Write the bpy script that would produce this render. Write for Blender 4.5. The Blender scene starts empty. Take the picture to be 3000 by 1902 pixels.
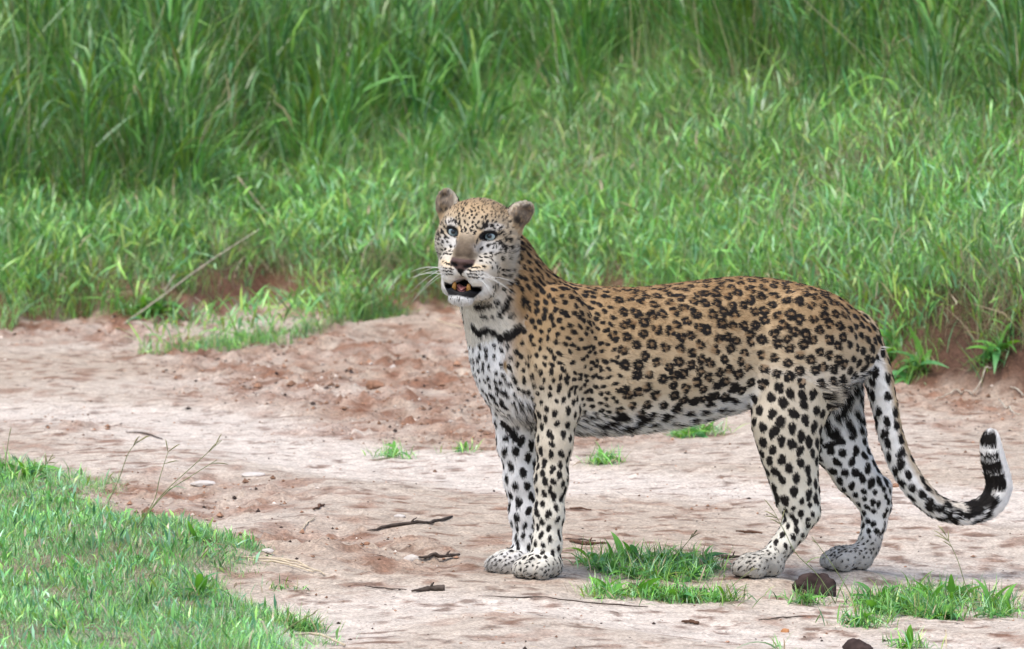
import bpy, math, random
import numpy as np
from mathutils import Vector, Matrix

# ------------------------------------------------------------------ camera
SC = bpy.context.scene
CAM_Y, CAM_H, PITCH, FPX = -16.0, 1.82, math.radians(4.5), 21164.0   # FPX: focal length in pixels of the 3000 wide photo
cam_data = bpy.data.cameras.new("camera")
cam = bpy.data.objects.new("camera", cam_data)
SC.collection.objects.link(cam)
cam.location = (0.0, CAM_Y, CAM_H)
cam.rotation_euler = (math.pi / 2 - PITCH, 0, 0)
cam_data.sensor_width = 36.0
cam_data.lens = FPX / 3000.0 * 36.0
cam_data.clip_start, cam_data.clip_end = 0.5, 600.0
cam_data.dof.use_dof = True
cam_data.dof.focus_distance = 15.95
cam_data.dof.aperture_fstop = 11.0
SC.camera = cam

# ------------------------------------------------------------------ sky and sun
SUN_EL, SUN_ROT = math.radians(66), math.radians(215)
world = bpy.data.worlds.new("World")
SC.world = world
world.use_nodes = True
wn = world.node_tree.nodes
sky = wn.new("ShaderNodeTexSky")
sky.sky_type = 'NISHITA'
sky.sun_disc = False
sky.sun_elevation, sky.sun_rotation = SUN_EL, SUN_ROT
sky.air_density, sky.dust_density, sky.ozone_density = 1.0, 3.0, 1.0
wn["Background"].inputs["Strength"].default_value = 0.15
world.node_tree.links.new(sky.outputs[0], wn["Background"].inputs["Color"])
sun_data = bpy.data.lights.new("sun", 'SUN')
sun_data.energy, sun_data.angle, sun_data.color = 1.5, math.radians(32), (1.0, 0.95, 0.88)
sun = bpy.data.objects.new("sun", sun_data)
SC.collection.objects.link(sun)
# the lamp shines from the sky's sun (rotation is measured clockwise from +Y)
sd = Vector((math.sin(SUN_ROT) * math.cos(SUN_EL), math.cos(SUN_ROT) * math.cos(SUN_EL), math.sin(SUN_EL)))
sun.rotation_euler = sd.to_track_quat('Z', 'Y').to_euler()
SC.view_settings.view_transform = 'Standard'
SC.view_settings.look = 'None'
SC.view_settings.gamma = 1.0
SC.view_settings.exposure = 0.92
SC.render.engine = 'CYCLES'
SC.cycles.use_denoising = True
SC.cycles.max_bounces = 8
SC.cycles.diffuse_bounces = 4
SC.cycles.transparent_max_bounces = 8

# ------------------------------------------------------------------ helpers
RNG = np.random.default_rng(7)
random.seed(7)
PX = 16.0 / FPX                      # metres per photo pixel at 16 m
_cp, _sp = math.cos(PITCH), math.sin(PITCH)
CAM = np.array([0.0, CAM_Y, CAM_H])

def ray(u, v):
    a, b = (np.asarray(u, float) - 1500.0) / FPX, (951.0 - np.asarray(v, float)) / FPX
    return np.stack([a, _cp + b * _sp, -_sp + b * _cp], -1)

def on_z(u, v, z=0.0):
    """world point where the sight line of photo pixel (u, v) meets height z"""
    d = ray(u, v)
    return CAM + d * ((z - CAM_H) / d[..., 2])[..., None]

def at_y(u, v, y):
    d = ray(u, v)
    return CAM + d * ((y - CAM_Y) / d[..., 1])[..., None]

def to_px(P):
    """photo pixel of world points (used only to check outlines)"""
    q = np.asarray(P) - CAM
    fwd = q[..., 1] * _cp - q[..., 2] * _sp
    up = q[..., 1] * _sp + q[..., 2] * _cp
    return np.stack([1500 + FPX * q[..., 0] / fwd, 951 - FPX * up / fwd], -1)

def sstep(a, b, x):
    t = np.clip((x - a) / (b - a), 0, 1)
    return t * t * (3 - 2 * t)

def _hash(ix, iy, iz, seed):
    h = (ix.astype(np.int64) * 374761393 + iy.astype(np.int64) * 668265263 + iz.astype(np.int64) * 2147483647 + seed * 974711) & 0x7fffffff
    h = ((h ^ (h >> 13)) * 1274126177) & 0x7fffffff
    h = (h ^ (h >> 16)) & 0x7fffffff
    return (h % 1000003) / 1000003.0

def noise(P, scale, seed=0):
    """smooth value noise in [0, 1] at points (N, 2) or (N, 3)"""
    P = np.asarray(P, float) / scale
    if P.shape[-1] == 2:
        P = np.concatenate([P, np.zeros(P.shape[:-1] + (1,))], -1)
    i = np.floor(P).astype(np.int64)
    f = P - i
    f = f * f * (3 - 2 * f)
    out = 0
    for dx in (0, 1):
        for dy in (0, 1):
            for dz in (0, 1):
                w = (f[..., 0] if dx else 1 - f[..., 0]) * (f[..., 1] if dy else 1 - f[..., 1]) * (f[..., 2] if dz else 1 - f[..., 2])
                out = out + w * _hash(i[..., 0] + dx, i[..., 1] + dy, i[..., 2] + dz, seed)
    return out

def fbm(P, scale, octaves=3, seed=0):
    a, s, t = 0.0, 1.0, 0.0
    for o in range(octaves):
        a = a + s * noise(P, scale / 2 ** o, seed + o * 17)
        t += s
        s *= 0.5
    return a / t

def link(o, parent=None):
    SC.collection.objects.link(o)
    if parent is not None:
        o.parent = parent
    return o

def new_mesh(name, V, F, mat=None, parent=None, cols=None, smooth=True):
    """one mesh object from vertex and face arrays (all faces of one size, or a list of lists)"""
    me = bpy.data.meshes.new(name)
    V = np.asarray(V, np.float32)
    if isinstance(F, np.ndarray):
        n, k = F.shape
        me.vertices.add(len(V))
        me.vertices.foreach_set("co", V.ravel())
        me.loops.add(n * k)
        me.loops.foreach_set("vertex_index", F.astype(np.int32).ravel())
        me.polygons.add(n)
        me.polygons.foreach_set("loop_start", np.arange(0, n * k, k, dtype=np.int32))
        me.polygons.foreach_set("loop_total", np.full(n, k, np.int32))
        me.update(calc_edges=True)
    else:
        me.from_pydata([tuple(map(float, v)) for v in V], [], F)
        me.update()
    me.polygons.foreach_set("use_smooth", np.full(len(me.polygons), smooth))
    if cols is not None:
        a = me.attributes.new("col", 'FLOAT_COLOR', 'POINT')
        c = np.ones((len(V), 4), np.float32)
        c[:, :3] = cols
        a.data.foreach_set("color", c.ravel())
    if mat is not None:
        me.materials.append(mat)
    return link(bpy.data.objects.new(name, me), parent)

def tag(o, label=None, cat=None, group=None, kind=None):
    for k, v in (("label", label), ("category", cat), ("group", group), ("kind", kind)):
        if v:
            o[k] = v
    return o

def empty(name, loc, rz=0.0):
    o = bpy.data.objects.new(name, None)
    o.empty_display_size = 0.05
    o.location = tuple(map(float, loc))
    o.rotation_euler = (0, 0, rz)
    return link(o)

def tube(pts, radii, seg=6):
    """vertices and quads of a closed tapered tube along a path"""
    pts = np.asarray(pts, float)
    n = len(pts)
    radii = np.broadcast_to(np.asarray(radii, float), (n,))
    T = np.gradient(pts, axis=0)
    T /= np.linalg.norm(T, axis=1)[:, None] + 1e-9
    up = np.array([0.0, 0.0, 1.0]) if abs(T[0, 2]) < 0.9 else np.array([1.0, 0.0, 0.0])
    V, F = [], []
    a = np.cross(T[0], up)
    for i in range(n):
        a = a - T[i] * np.dot(a, T[i])
        a /= np.linalg.norm(a) + 1e-9
        b = np.cross(T[i], a)
        for k in range(seg):
            t = 2 * math.pi * k / seg
            V.append(pts[i] + radii[i] * (math.cos(t) * a + math.sin(t) * b))
    for i in range(n - 1):
        for k in range(seg):
            F.append([i * seg + k, i * seg + (k + 1) % seg, (i + 1) * seg + (k + 1) % seg, (i + 1) * seg + k])
    F.append(list(range(seg))[::-1])
    F.append([(n - 1) * seg + k for k in range(seg)])
    return V, F

def spline(pts, n):
    """Catmull-Rom through the rows of pts, n samples"""
    p = np.asarray(pts, float)
    p = np.vstack([2 * p[0] - p[1], p, 2 * p[-1] - p[-2]])
    t = np.linspace(0, len(p) - 3 - 1e-6, n)
    i = t.astype(int)
    f = (t - i)[:, None]
    a, b, c, d = p[i], p[i + 1], p[i + 2], p[i + 3]
    return 0.5 * (2 * b + (c - a) * f + (2 * a - 5 * b + 4 * c - d) * f ** 2 + (3 * b - a - 3 * c + d) * f ** 3)

class Nodes:
    def __init__(self, name):
        self.m = bpy.data.materials.new(name)
        self.m.use_nodes = True
        self.t = self.m.node_tree
        self.bsdf = self.t.nodes["Principled BSDF"]
        self.out = self.t.nodes["Material Output"]
    def n(self, typ, **kw):
        x = self.t.nodes.new(typ)
        for k, v in kw.items():
            if k in x.bl_rna.properties:
                setattr(x, k, v)
            else:
                x.inputs[k.replace("_", " ")].default_value = v
        return x
    def l(self, a, b):
        self.t.links.new(a, b)

def simple_mat(name, col, rough=0.7, spec=0.3, var=0.25, scale=60.0):
    """one colour broken up by procedural noise, with a little relief"""
    N = Nodes(name)
    tc = N.n("ShaderNodeTexCoord")
    no = N.n("ShaderNodeTexNoise", Scale=scale, Detail=6.0)
    N.l(tc.outputs["Object"], no.inputs["Vector"])
    r = N.n("ShaderNodeValToRGB")
    r.color_ramp.elements[0].position, r.color_ramp.elements[1].position = 0.3, 0.7
    r.color_ramp.elements[0].color = tuple(c * (1 - var) for c in col) + (1,)
    r.color_ramp.elements[1].color = tuple(min(1, c * (1 + var)) for c in col) + (1,)
    N.l(no.outputs["Fac"], r.inputs[0])
    N.l(r.outputs[0], N.bsdf.inputs["Base Color"])
    N.bsdf.inputs["Roughness"].default_value = rough
    N.bsdf.inputs["Specular IOR Level"].default_value = spec
    b = N.n("ShaderNodeBump", Strength=0.5, Distance=0.003)
    N.l(no.outputs["Fac"], b.inputs["Height"])
    N.l(b.outputs[0], N.bsdf.inputs["Normal"])
    return N.m
N_FUR, EYE_Y = 350000, 37
# ------------------------------------------------------------------ leopard: one continuous body grown from a distance field
PSI = math.radians(24)
LO = np.array([0.35, 0.0, 0.0])                      # leopard origin on the road
LR = np.array([math.cos(PSI), math.sin(PSI), 0.0])   # local x: towards the tail
LA = np.array([-math.sin(PSI), math.cos(PSI), 0.0])  # local y: towards its right flank
def L(u, v, yl=0.0):
    d = ray(u, v)
    t = (yl - np.dot(CAM - LO, LA)) / (d @ LA)
    q = CAM + d * np.asarray(t)[..., None] - LO
    return np.stack([q @ LR, q @ LA, q[..., 2]], -1)
def loc2world(P):
    return LO + P[..., :1] * LR + P[..., 1:2] * LA + P[..., 2:3] * np.array([0, 0, 1.0])
def dir2loc(d):
    d = np.asarray(d, float)
    return np.array([d @ LR, d @ LA, d[2]])

TORSO, NECK, HEAD, FN, FF, HN, HF, TAIL, EAR = range(9)
PRIMS = []
def add(f, c, r, k, grp, sub=False):
    PRIMS.append((f, np.asarray(c, float), float(r), float(k), grp, sub))

def cone(a, b, ra, rb, grp, k=0.02, sy=1.0):
    """tapered capsule from a to b; sy < 1 flattens it sideways"""
    a, b = np.asarray(a, float), np.asarray(b, float)
    A, B = a / [1, sy, 1], b / [1, sy, 1]
    ab = B - A
    L2 = ab @ ab + 1e-12
    def f(P):
        Q = P / np.array([1, sy, 1])
        t = np.clip(((Q - A) @ ab) / L2, 0, 1)
        d = np.sqrt((((Q - A) - t[:, None] * ab) ** 2).sum(-1)) - (ra + (rb - ra) * t)
        return d * (0.5 + 0.5 * sy)
    add(f, (a + b) / 2, np.linalg.norm(b - a) / 2 + max(ra, rb), k, grp)

def chain(pts, radii, grp, k=0.02, sy=1.0):
    sy = np.broadcast_to(sy, (len(pts),))
    for i in range(len(pts) - 1):
        cone(pts[i], pts[i + 1], radii[i], radii[i + 1], grp, k, float(sy[i] + sy[i + 1]) / 2)

def ell(c, R, rad, grp, k=0.02, sub=False):
    """ellipsoid with axes in the columns of R"""
    c, R, rad = np.asarray(c, float), np.asarray(R, float), np.asarray(rad, float)
    def f(P):
        q = (P - c) @ R
        k0 = np.sqrt(((q / rad) ** 2).sum(-1))
        k1 = np.sqrt(((q / rad ** 2) ** 2).sum(-1)) + 1e-9
        return k0 * (k0 - 1) / k1
    add(f, c, rad.max(), k, grp, sub)

I3 = np.eye(3)
INS = 5                                               # fur depth in pixels, taken off the traced outline
# --- trunk: heights and half widths along its length
TU = np.array([1432, 1455, 1500, 1560, 1640, 1744, 1869, 1993, 2118, 2205, 2305, 2405, 2480, 2530, 2556], float)
TT = np.array([1060, 985, 915, 862, 826, 834, 838, 825, 810, 807, 819, 844, 893, 950, 1005], float) + INS
TB = np.array([1080, 1160, 1190, 1225, 1262, 1272, 1264, 1246, 1214, 1184, 1165, 1150, 1125, 1085, 1015], float) - INS
TW = np.array([.022, .068, .092, .100, .106, .116, .120, .114, .103, .098, .100, .098, .085, .060, .022])
_tx = L(TU, TT)[:, 0]
_tp = spline(np.stack([_tx, L(TU, TT)[:, 2], L(TU, TB)[:, 2], TW], -1), 400)
TX, TZT, TZB, TWW = _tp.T
def f_torso(P):
    x = P[:, 0]
    zt, zb, w = np.interp(x, TX, TZT), np.interp(x, TX, TZB), np.interp(x, TX, TWW)
    zc, h = (zt + zb) / 2, (zt - zb) / 2
    q = (P[:, 2] - zc) / h
    ww = w * (1 - 0.10 * q)                           # ribs a little wider below the ridge of the back
    rho = (np.abs(P[:, 1] / ww) ** 2.3 + np.abs(q) ** 2.3) ** (1 / 2.3)
    d = (rho - 1) * np.minimum(w, h)
    dx = np.maximum(0, np.maximum(TX[0] - x, x - TX[-1]))
    return np.where(dx > 0, np.hypot(np.maximum(d, 0), dx), d)
add(f_torso, L(2000, 1040), 0.62, 0.0, TORSO)
px = lambda r: r * PX
# --- neck and chest
chain([L(1462, 765, -.010), L(1483, 860, -.012), L(1522, 945, .0), L(1580, 1010, 0)], [px(100), px(122), px(143), px(150)], NECK, .045, .85)
ell(L(1520, 1050, -.005), I3, [.100, .098, .135], TORSO, .035)
# --- shoulders and front legs
ell(L(1640, 1015, -.093), I3, [.080, .040, .135], TORSO, .022)
ell(L(1590, 1030, .080), I3, [.080, .040, .140], TORSO, .045)
chain([L(1618, 1090, -.082), L(1634, 1200, -.086), L(1624, 1300, -.086), L(1615, 1404, -.086), L(1608, 1507, -.086), L(1602, 1592, -.086), L(1598, 1640, -.088)],
      [px(77), px(59), px(48), px(44), px(40), px(38), px(37)], FN, .022, [.85, .92, .97, 1, 1, 1, 1])
chain([L(1512, 1110, .062), L(1518, 1205, .058), L(1516, 1300, .058), L(1528, 1404, .055), L(1540, 1507, .052), L(1548, 1592, .050), L(1548, 1632, .050)],
      [px(91), px(67), px(50), px(43), px(39), px(35), px(35)], FF, .03, [.75, .85, .95, 1, 1, 1, 1])
# --- haunches and hind legs
ell(L(2368, 1035, -.089), I3, [.106, .040, .138], TORSO, .038)
chain([L(2370, 1010, -.075), L(2335, 1130, -.082), L(2305, 1240, -.085), L(2311, 1300, -.086), L(2318, 1355, -.086), L(2327, 1411, -.086), L(2334, 1460, -.086), L(2346, 1503, -.086)],
      [px(120), px(117), px(98), px(79), px(69), px(59), px(51), px(47)], HN, .03, [.45, .5, .55, .65, .72, .8, .85, .9])
cone(L(2376, 1440, -.086), L(2370, 1500, -.086), px(18), px(30), HN, .02)       # heel cord and hock
chain([L(2348, 1508, -.086), L(2325, 1555, -.087), L(2291, 1600, -.088), L(2258, 1640, -.090)], [px(43), px(36), px(32), px(35)], HN, .015)
chain([L(2420, 1060, .075), L(2430, 1180, .080), L(2455, 1290, .080), L(2505, 1385, .080), L(2548, 1440, .080), L(2562, 1490, .080)],
      [px(120), px(95), px(79), px(59), px(47), px(39)], HF, .03, [.5, .55, .6, .75, .85, .9])
cone(L(2588, 1425, .080), L(2585, 1480, .080), px(24), px(26), HF, .015)
chain([L(2566, 1490, .080), L(2561, 1535, .080), L(2550, 1579, .080), L(2540, 1609, .080), L(2515, 1640, .078)], [px(39), px(33), px(30), px(30), px(29)], HF, .015)

def paw(u, v, yl, ang, grp, s=1.0, back=.02):
    c = L(u, v, yl)
    a = math.radians(ang)
    fw = np.array([-math.cos(a), -math.sin(a), 0])
    sd_ = np.array([-fw[1], fw[0], 0])
    R = np.stack([fw, sd_, [0, 0, 1]], -1)
    ell(c + fw * (.010 - back) * s + [0, 0, .029 * s], R, np.array([.050, .039, .030]) * s, grp, .018)
    ell(c - fw * (.012 + back) * s + [0, 0, .024 * s], R, np.array([.034, .033, .025]) * s, grp, .018)
    for o, fo, up in ((-.032, .030, 0), (-.0115, .045, .002), (.0115, .045, .002), (.032, .030, 0)):
        q = fo - back * .4
        ell(c + fw * q * s + sd_ * o * s + [0, 0, (.022 + up) * s], R, np.array([.027, .0155, .0225]) * s, grp, .005)
        ell(c + fw * (q - .02) * s + sd_ * o * .9 * s + [0, 0, (.036 + up) * s], R, np.array([.026, .0145, .019]) * s, grp, .008)
    return c
PAWS = [paw(1582, 1695, -.098, 24, FN, .97, .010), paw(1506, 1682, .050, 4, FF, .95, .010),
        paw(2217, 1691, -.095, 8, HN, .93, .02), paw(2476, 1670, .075, 6, HF, .93, .02)]
# --- tail
TLP = [(2500, 965, 0, 50), (2540, 1020, -.005, 48), (2568, 1090, -.008, 44), (2590, 1180, -.010, 38), (2610, 1275, -.010, 36), (2640, 1358, -.010, 36), (2684, 1430, -.010, 36),
       (2738, 1481, -.010, 33), (2798, 1503, -.010, 31), (2858, 1500, -.010, 33), (2906, 1472, -.010, 36), (2926, 1427, -.010, 37), (2918, 1380, -.010, 34), (2907, 1335, -.010, 32), (2902, 1298, -.010, 27), (2902, 1283, -.010, 20)]
_t = np.array([list(L(u, v, y)) + [px(r - 1)] for u, v, y, r in TLP])
TAILP = spline(_t, 46)
chain(TAILP[:, :3], TAILP[:, 3], TAIL, .006)
cone(L(2430, 945, 0), L(2508, 985, 0), px(55), px(52), TAIL, .04)
# --- head frame (mm): X to the picture's right, Y out of the face, Z up, eyes at Z = 0
_hy, _hr = math.radians(15), math.radians(5.7)
_hx, _hf, _hz = np.array([math.cos(_hy), -math.sin(_hy), 0]), np.array([-math.sin(_hy), -math.cos(_hy), 0]), np.array([0, 0, 1.0])
_hx, _hz = _hx * math.cos(_hr) - _hz * math.sin(_hr), _hz * math.cos(_hr) + _hx * math.sin(_hr)
RH = np.stack([dir2loc(_hx), dir2loc(_hf), dir2loc(_hz)], -1)
HO = L(1379, 686, -.100) - RH @ np.array([0, .055, 0])
def H(x, y, z):
    return HO + RH @ (np.array([x, y, z], float) / 1000)
def to_head(P):
    return (P - HO) @ RH * 1000
def hell(x, y, z, rx, ry, rz, k=8, sub=False, both=True, grp=HEAD, rot=None):
    for s in ((1, -1) if both and x else (1,)):
        R = RH
        if rot is not None:
            M = np.array(Matrix.Rotation(math.radians(rot[0]), 3, 'X') @ Matrix.Rotation(math.radians(rot[1]) * s, 3, 'Y') @ Matrix.Rotation(math.radians(rot[2]) * s, 3, 'Z'))
            R = RH @ M
        ell(H(x * s, y, z), R, np.array([rx, ry, rz]) / 1000, grp, k / 1000, sub)
def hcone(x, y, z, x2, y2, z2, r, r2, k=8):
    for s in ((1, -1) if x or x2 else (1,)):
        cone(H(x * s, y, z), H(x2 * s, y2, z2), r / 1000, r2 / 1000, HEAD, k / 1000)
hell(0, -15, 12, 76, 84, 60, 20)                 # skull
hell(0, 22, 28, 54, 40, 36, 18)                  # forehead
hell(50, -6, -25, 42, 52, 50, 20)                # cheek
hell(44, -28, -70, 37, 46, 44, 22)               # jaw corner and ruff
hell(0, 58, -12, 29, 30, 44, 10, rot=(48, 0, 0))       # bridge of the nose, broad and flat
hell(0, 84, -40, 27, 22, 22, 10)
hcone(28, 53, 15, 56, 38, 15, 9, 9, 7)           # brows
hcone(24, 46, -28, 54, 28, -26, 14, 16, 12)      # cheekbones under the eyes
hell(0, 70, -70, 44, 40, 28, 12)                 # muzzle core
hell(36, 48, -72, 30, 44, 34, 14)                # lips running into the cheek
hell(23, 86, -76, 26, 28, 21, 5)                 # whisker pads
hell(29, 78, -94, 19, 25, 15, 6)                 # hanging lips
hell(0, 106, -58, 24, 14, 9, 4)                  # nose
hell(0, 106, -70, 9, 12, 13, 4)
hell(30, 30, -112, 30, 50, 30, 14)               # jaw sides
hell(0, 60, -122, 40, 44, 22, 10)                # lower jaw
hell(0, 86, -137, 27, 21, 17, 10)                # chin
hell(0, 92, -111, 22, 44, 13, 3, sub=True, both=False)   # open mouth
hell(0, 104, -99, 14, 30, 10, 3, sub=True, both=False)
hell(30, 72, -117, 11, 26, 4.5, 4, sub=True)     # gape at the corners
hell(13, 118, -64, 7, 9, 4, 2, sub=True, rot=(0, 25, 0))    # nostrils
hell(41, 60, -1.5, 13.0, 22, 8.0, 2.5, sub=True, rot=(0, -8, 0))    # eye openings
hell(0, 116, -84, 1.6, 12, 12, 2, sub=True, both=False)       # philtrum
EARS = {}
for s in (1, -1):                                 # ears: cups
    tilt, turn = (10, 14) if s < 0 else (46, 40)
    M = np.array(Matrix.Rotation(math.radians(tilt * s), 3, 'Y') @ Matrix.Rotation(math.radians(-turn * s), 3, 'Z'))
    R = RH @ M
    c = np.array([83.0 * s, -32, 50 if s < 0 else 49])
    EARS[s] = (c, M)
    ell(H(*c), R, np.array([25, 14, 33]) / 1000, EAR, .006)
    ell(H(*(c + M @ np.array([0, 14, 0]))), R, np.array([19, 16, 26]) / 1000, EAR, .003, True)
    cone(H(62 * s, -30, 22), H(76 * s, -32, 42), .032, .022, EAR, .014)

NP_ = len(PRIMS)
PC, PR = np.array([p[1] for p in PRIMS]), np.array([p[2] + p[3] for p in PRIMS])

def field_block(P, ids):
    d = np.full(len(P), 0.08)
    gd = np.full((9, len(P)), 0.08)
    for i in ids:
        f, _, _, k, g, sub = PRIMS[i]
        e = f(P)
        if sub:
            h = np.clip(k - np.abs(-e - d), 0, None) / k
            d = np.maximum(d, -e) + h * h * k * 0.25
        else:
            gd[g] = np.minimum(gd[g], e)
            if k > 0:
                h = np.clip(k - np.abs(e - d), 0, None) / k
                d = np.minimum(d, e) - h * h * k * 0.25
            else:
                d = np.minimum(d, e)
    return d, gd

def near_prims(lo, hi, margin=.05):
    q = np.clip(PC, lo, hi)
    return np.nonzero(np.linalg.norm(PC - q, axis=1) < PR + margin)[0]

def field(P, groups=False, cell=.06):
    key = np.floor(P / cell).astype(np.int64)
    kk = (key[:, 0] + 500) * 4000000 + (key[:, 1] + 500) * 2000 + key[:, 2] + 500
    order = np.argsort(kk, kind='stable')
    b = np.nonzero(np.diff(kk[order]))[0] + 1
    D = np.empty(len(P))
    G = np.empty(len(P), np.int8)
    for idx in np.split(order, b):
        Q = P[idx]
        d, gd = field_block(Q, near_prims(Q.min(0), Q.max(0)))
        D[idx] = d
        if groups:
            G[idx] = gd.argmin(0)
    return (D, G) if groups else D

def surface_nets(lo, hi, h, B=24):
    n = np.ceil((hi - lo) / h).astype(int) + 1
    D = np.full(n, 0.08, np.float32)
    for i in range(0, n[0], B):
        for j in range(0, n[1], B):
            for k in range(0, n[2], B):
                a = np.array([i, j, k])
                e = np.minimum(a + B, n)
                p0, p1 = lo + a * h, lo + (e - 1) * h
                ids = near_prims(p0, p1, .01)
                if len(ids) == 0:
                    continue
                g = np.stack(np.meshgrid(*[lo[q] + np.arange(a[q], e[q]) * h for q in range(3)], indexing='ij'), -1)
                D[i:e[0], j:e[1], k:e[2]] = field_block(g.reshape(-1, 3), ids)[0].reshape(g.shape[:3])
    S = D < 0
    c = [S[a:n[0] - 1 + a, b:n[1] - 1 + b, d:n[2] - 1 + d] for a in (0, 1) for b in (0, 1) for d in (0, 1)]
    s = sum(x.astype(np.int8) for x in c)
    act = np.argwhere((s > 0) & (s < 8))
    off = np.array([(a, b, d) for a in (0, 1) for b in (0, 1) for d in (0, 1)])
    vals = np.stack([D[tuple((act + o).T)] for o in off], 1)
    acc, cnt = np.zeros((len(act), 3)), np.zeros(len(act))
    for x in range(8):
        for y in range(x + 1, 8):
            if np.abs(off[x] - off[y]).sum() != 1:
                continue
            m = (vals[:, x] < 0) != (vals[:, y] < 0)
            t = vals[m, x] / (vals[m, x] - vals[m, y])
            acc[m] += off[x] + t[:, None] * (off[y] - off[x])
            cnt[m] += 1
    V = lo + (act + acc / cnt[:, None]) * h
    idx = np.full(n - 1, -1, np.int64)
    idx[tuple(act.T)] = np.arange(len(act))
    F = []
    for ax in range(3):
        o = [0, 0, 0]
        o[ax] = 1
        A = S[:n[0] - o[0], :n[1] - o[1], :n[2] - o[2]]
        Bv = S[o[0]:, o[1]:, o[2]:]
        e = np.argwhere(A != Bv)
        p, q = (ax + 1) % 3, (ax + 2) % 3
        e = e[(e[:, p] > 0) & (e[:, q] > 0) & (e[:, p] < n[p] - 1) & (e[:, q] < n[q] - 1)]
        up = np.zeros(3, int); up[p] = 1
        uq = np.zeros(3, int); uq[q] = 1
        Q = np.stack([idx[tuple((e - up - uq).T)], idx[tuple((e - uq).T)], idx[tuple(e.T)], idx[tuple((e - up).T)]], 1)
        flip = ~A[tuple(e.T)]
        Q[flip] = Q[flip][:, ::-1]
        F.append(Q)
    return V, np.concatenate(F)

def subdivide(V, F):
    E = np.sort(np.stack([F, np.roll(F, -1, 1)], -1).reshape(-1, 2), 1)
    key, inv = np.unique(E[:, 0] * len(V) + E[:, 1], return_inverse=True)
    M = (V[key // len(V)] + V[key % len(V)]) / 2
    C = V[F].mean(1)
    inv = inv.reshape(-1, 4) + len(V)
    ci = np.arange(len(F)) + len(V) + len(M)
    out = [np.stack([F[:, i], inv[:, i], ci, inv[:, i - 1]], 1) for i in range(4)]
    return np.concatenate([V, M, C]), np.concatenate(out)

TET = np.array([[1, -1, -1], [-1, -1, 1], [-1, 1, -1], [1, 1, 1]], float)
def grad(P, e=.0012):
    return sum(t * field(P + t * e)[:, None] for t in TET)

VB, FB = surface_nets(np.array([-.62, -.26, -.06]), np.array([1.14, .22, .90]), .0058)
VB, FB = subdivide(VB, FB)
for _ in range(2):
    g = grad(VB)
    g2 = (g / (4 * .0012))
    gl = np.linalg.norm(g2, axis=1)
    VB = VB - g2 / np.maximum(gl, .3)[:, None] * np.clip(field(VB) / np.maximum(gl, .3), -.004, .004)[:, None] * .9
# even out the sampling a little
def vnormals(V, F):
    fn = np.cross(V[F[:, 2]] - V[F[:, 0]], V[F[:, 3]] - V[F[:, 1]])
    N = np.zeros_like(V)
    for i in range(4):
        for c in range(3):
            N[:, c] += np.bincount(F[:, i], fn[:, c], len(V))
    return N / (np.linalg.norm(N, axis=1)[:, None] + 1e-12)
NB = vnormals(VB, FB)
_, GB = field(VB, groups=True)
# ------------------------------------------------------------------ ground: sandy track, soil bank behind it
_bu = np.array([-1500, -300, 0, 150, 235, 330, 470, 620, 780, 900, 1050, 1160, 1350, 1700, 2100, 2560, 2700, 2850, 3000, 3400, 4600], float)
_bv = np.array([985, 966, 958, 944, 930, 946, 948, 925, 890, 920, 925, 915, 905, 960, 1040, 1125, 1150, 1165, 1180, 1215, 1300], float)
_bw = on_z(_bu, _bv, 0.0)
def y_base(x):
    return np.interp(x, _bw[:, 0], _bw[:, 1])
def bank_d(x, y):
    """metres behind the foot of the bank"""
    return (y - y_base(x)) * .84
def tall_d(x):
    """where on the bank the tall grass begins"""
    return np.interp(x, [-2.2, -1.2, -.7, 0, 1.0, 1.9, 3], [1.25, 1.3, 1.75, 2.45, 2.9, 2.9, 3.1])

def seg_d(x, y, pts):
    """distance to a polyline on the ground"""
    out = np.full(np.shape(x), 9.0)
    for (ax, ay), (bx, by) in zip(pts[:-1], pts[1:]):
        t = np.clip(((x - ax) * (bx - ax) + (y - ay) * (by - ay)) / ((bx - ax) ** 2 + (by - ay) ** 2), 0, 1)
        out = np.minimum(out, np.hypot(x - ax - t * (bx - ax), y - ay - t * (by - ay)))
    return out
def gpx(*uv):
    q = on_z(np.array([a for a, _ in uv], float), np.array([b for _, b in uv], float))
    return [tuple(p[:2]) for p in q]
# worn pale wheel tracks and the rough, churned strip between the tracks and the bank
TRACK_A = gpx((-300, 1190), (500, 1215), (1000, 1330), (1500, 1400), (2100, 1440), (3300, 1480))
TRACK_B = gpx((400, 1960), (900, 1850), (1300, 1790), (1700, 1800), (2300, 1850), (3200, 1890))
ROUGH = gpx((880, 1010), (1080, 1090), (1250, 1190), (1400, 1250))
HOLES = [(1010, 1610, .16, .012), (1120, 1660, .10, .010), (560, 1480, .30, .018), (900, 1640, .2, .008), (1230, 985, .22, .030), (1100, 1120, .12, .018), (1160, 1690, .14, .012), (230, 1250, .09, .008)]
HOLEP = [(*gpx((u, v))[0], r, h) for u, v, r, h in HOLES]

def rough_amount(x, y):
    P = np.stack([x, y], -1)
    r = sstep(.75, .15, seg_d(x, y, ROUGH) + (fbm(P, .5, 2, 61) - .5) * .5)
    edge = sstep(-1.1, -.05, bank_d(x, y) + (fbm(P, .4, 2, 62) - .5) * .9) * sstep(1.0, .1, bank_d(x, y))
    r = np.maximum(r, edge * .9)
    for hx, hy, hr, hh in HOLEP:
        d = np.hypot((x - hx), (y - hy) * .55)
        r = np.maximum(r, .75 * sstep(hr * 1.5, hr * .5, d + (fbm(P, .15, 2, 63) - .5) * .12))
    return r
def track_amount(x, y):
    P = np.stack([x, y], -1)
    w = (fbm(P, .45, 3, 64) - .5) * .35
    return np.maximum(sstep(.48, .12, seg_d(x, y, TRACK_A) + w), sstep(.36, .08, seg_d(x, y, TRACK_B) + w))

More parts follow.
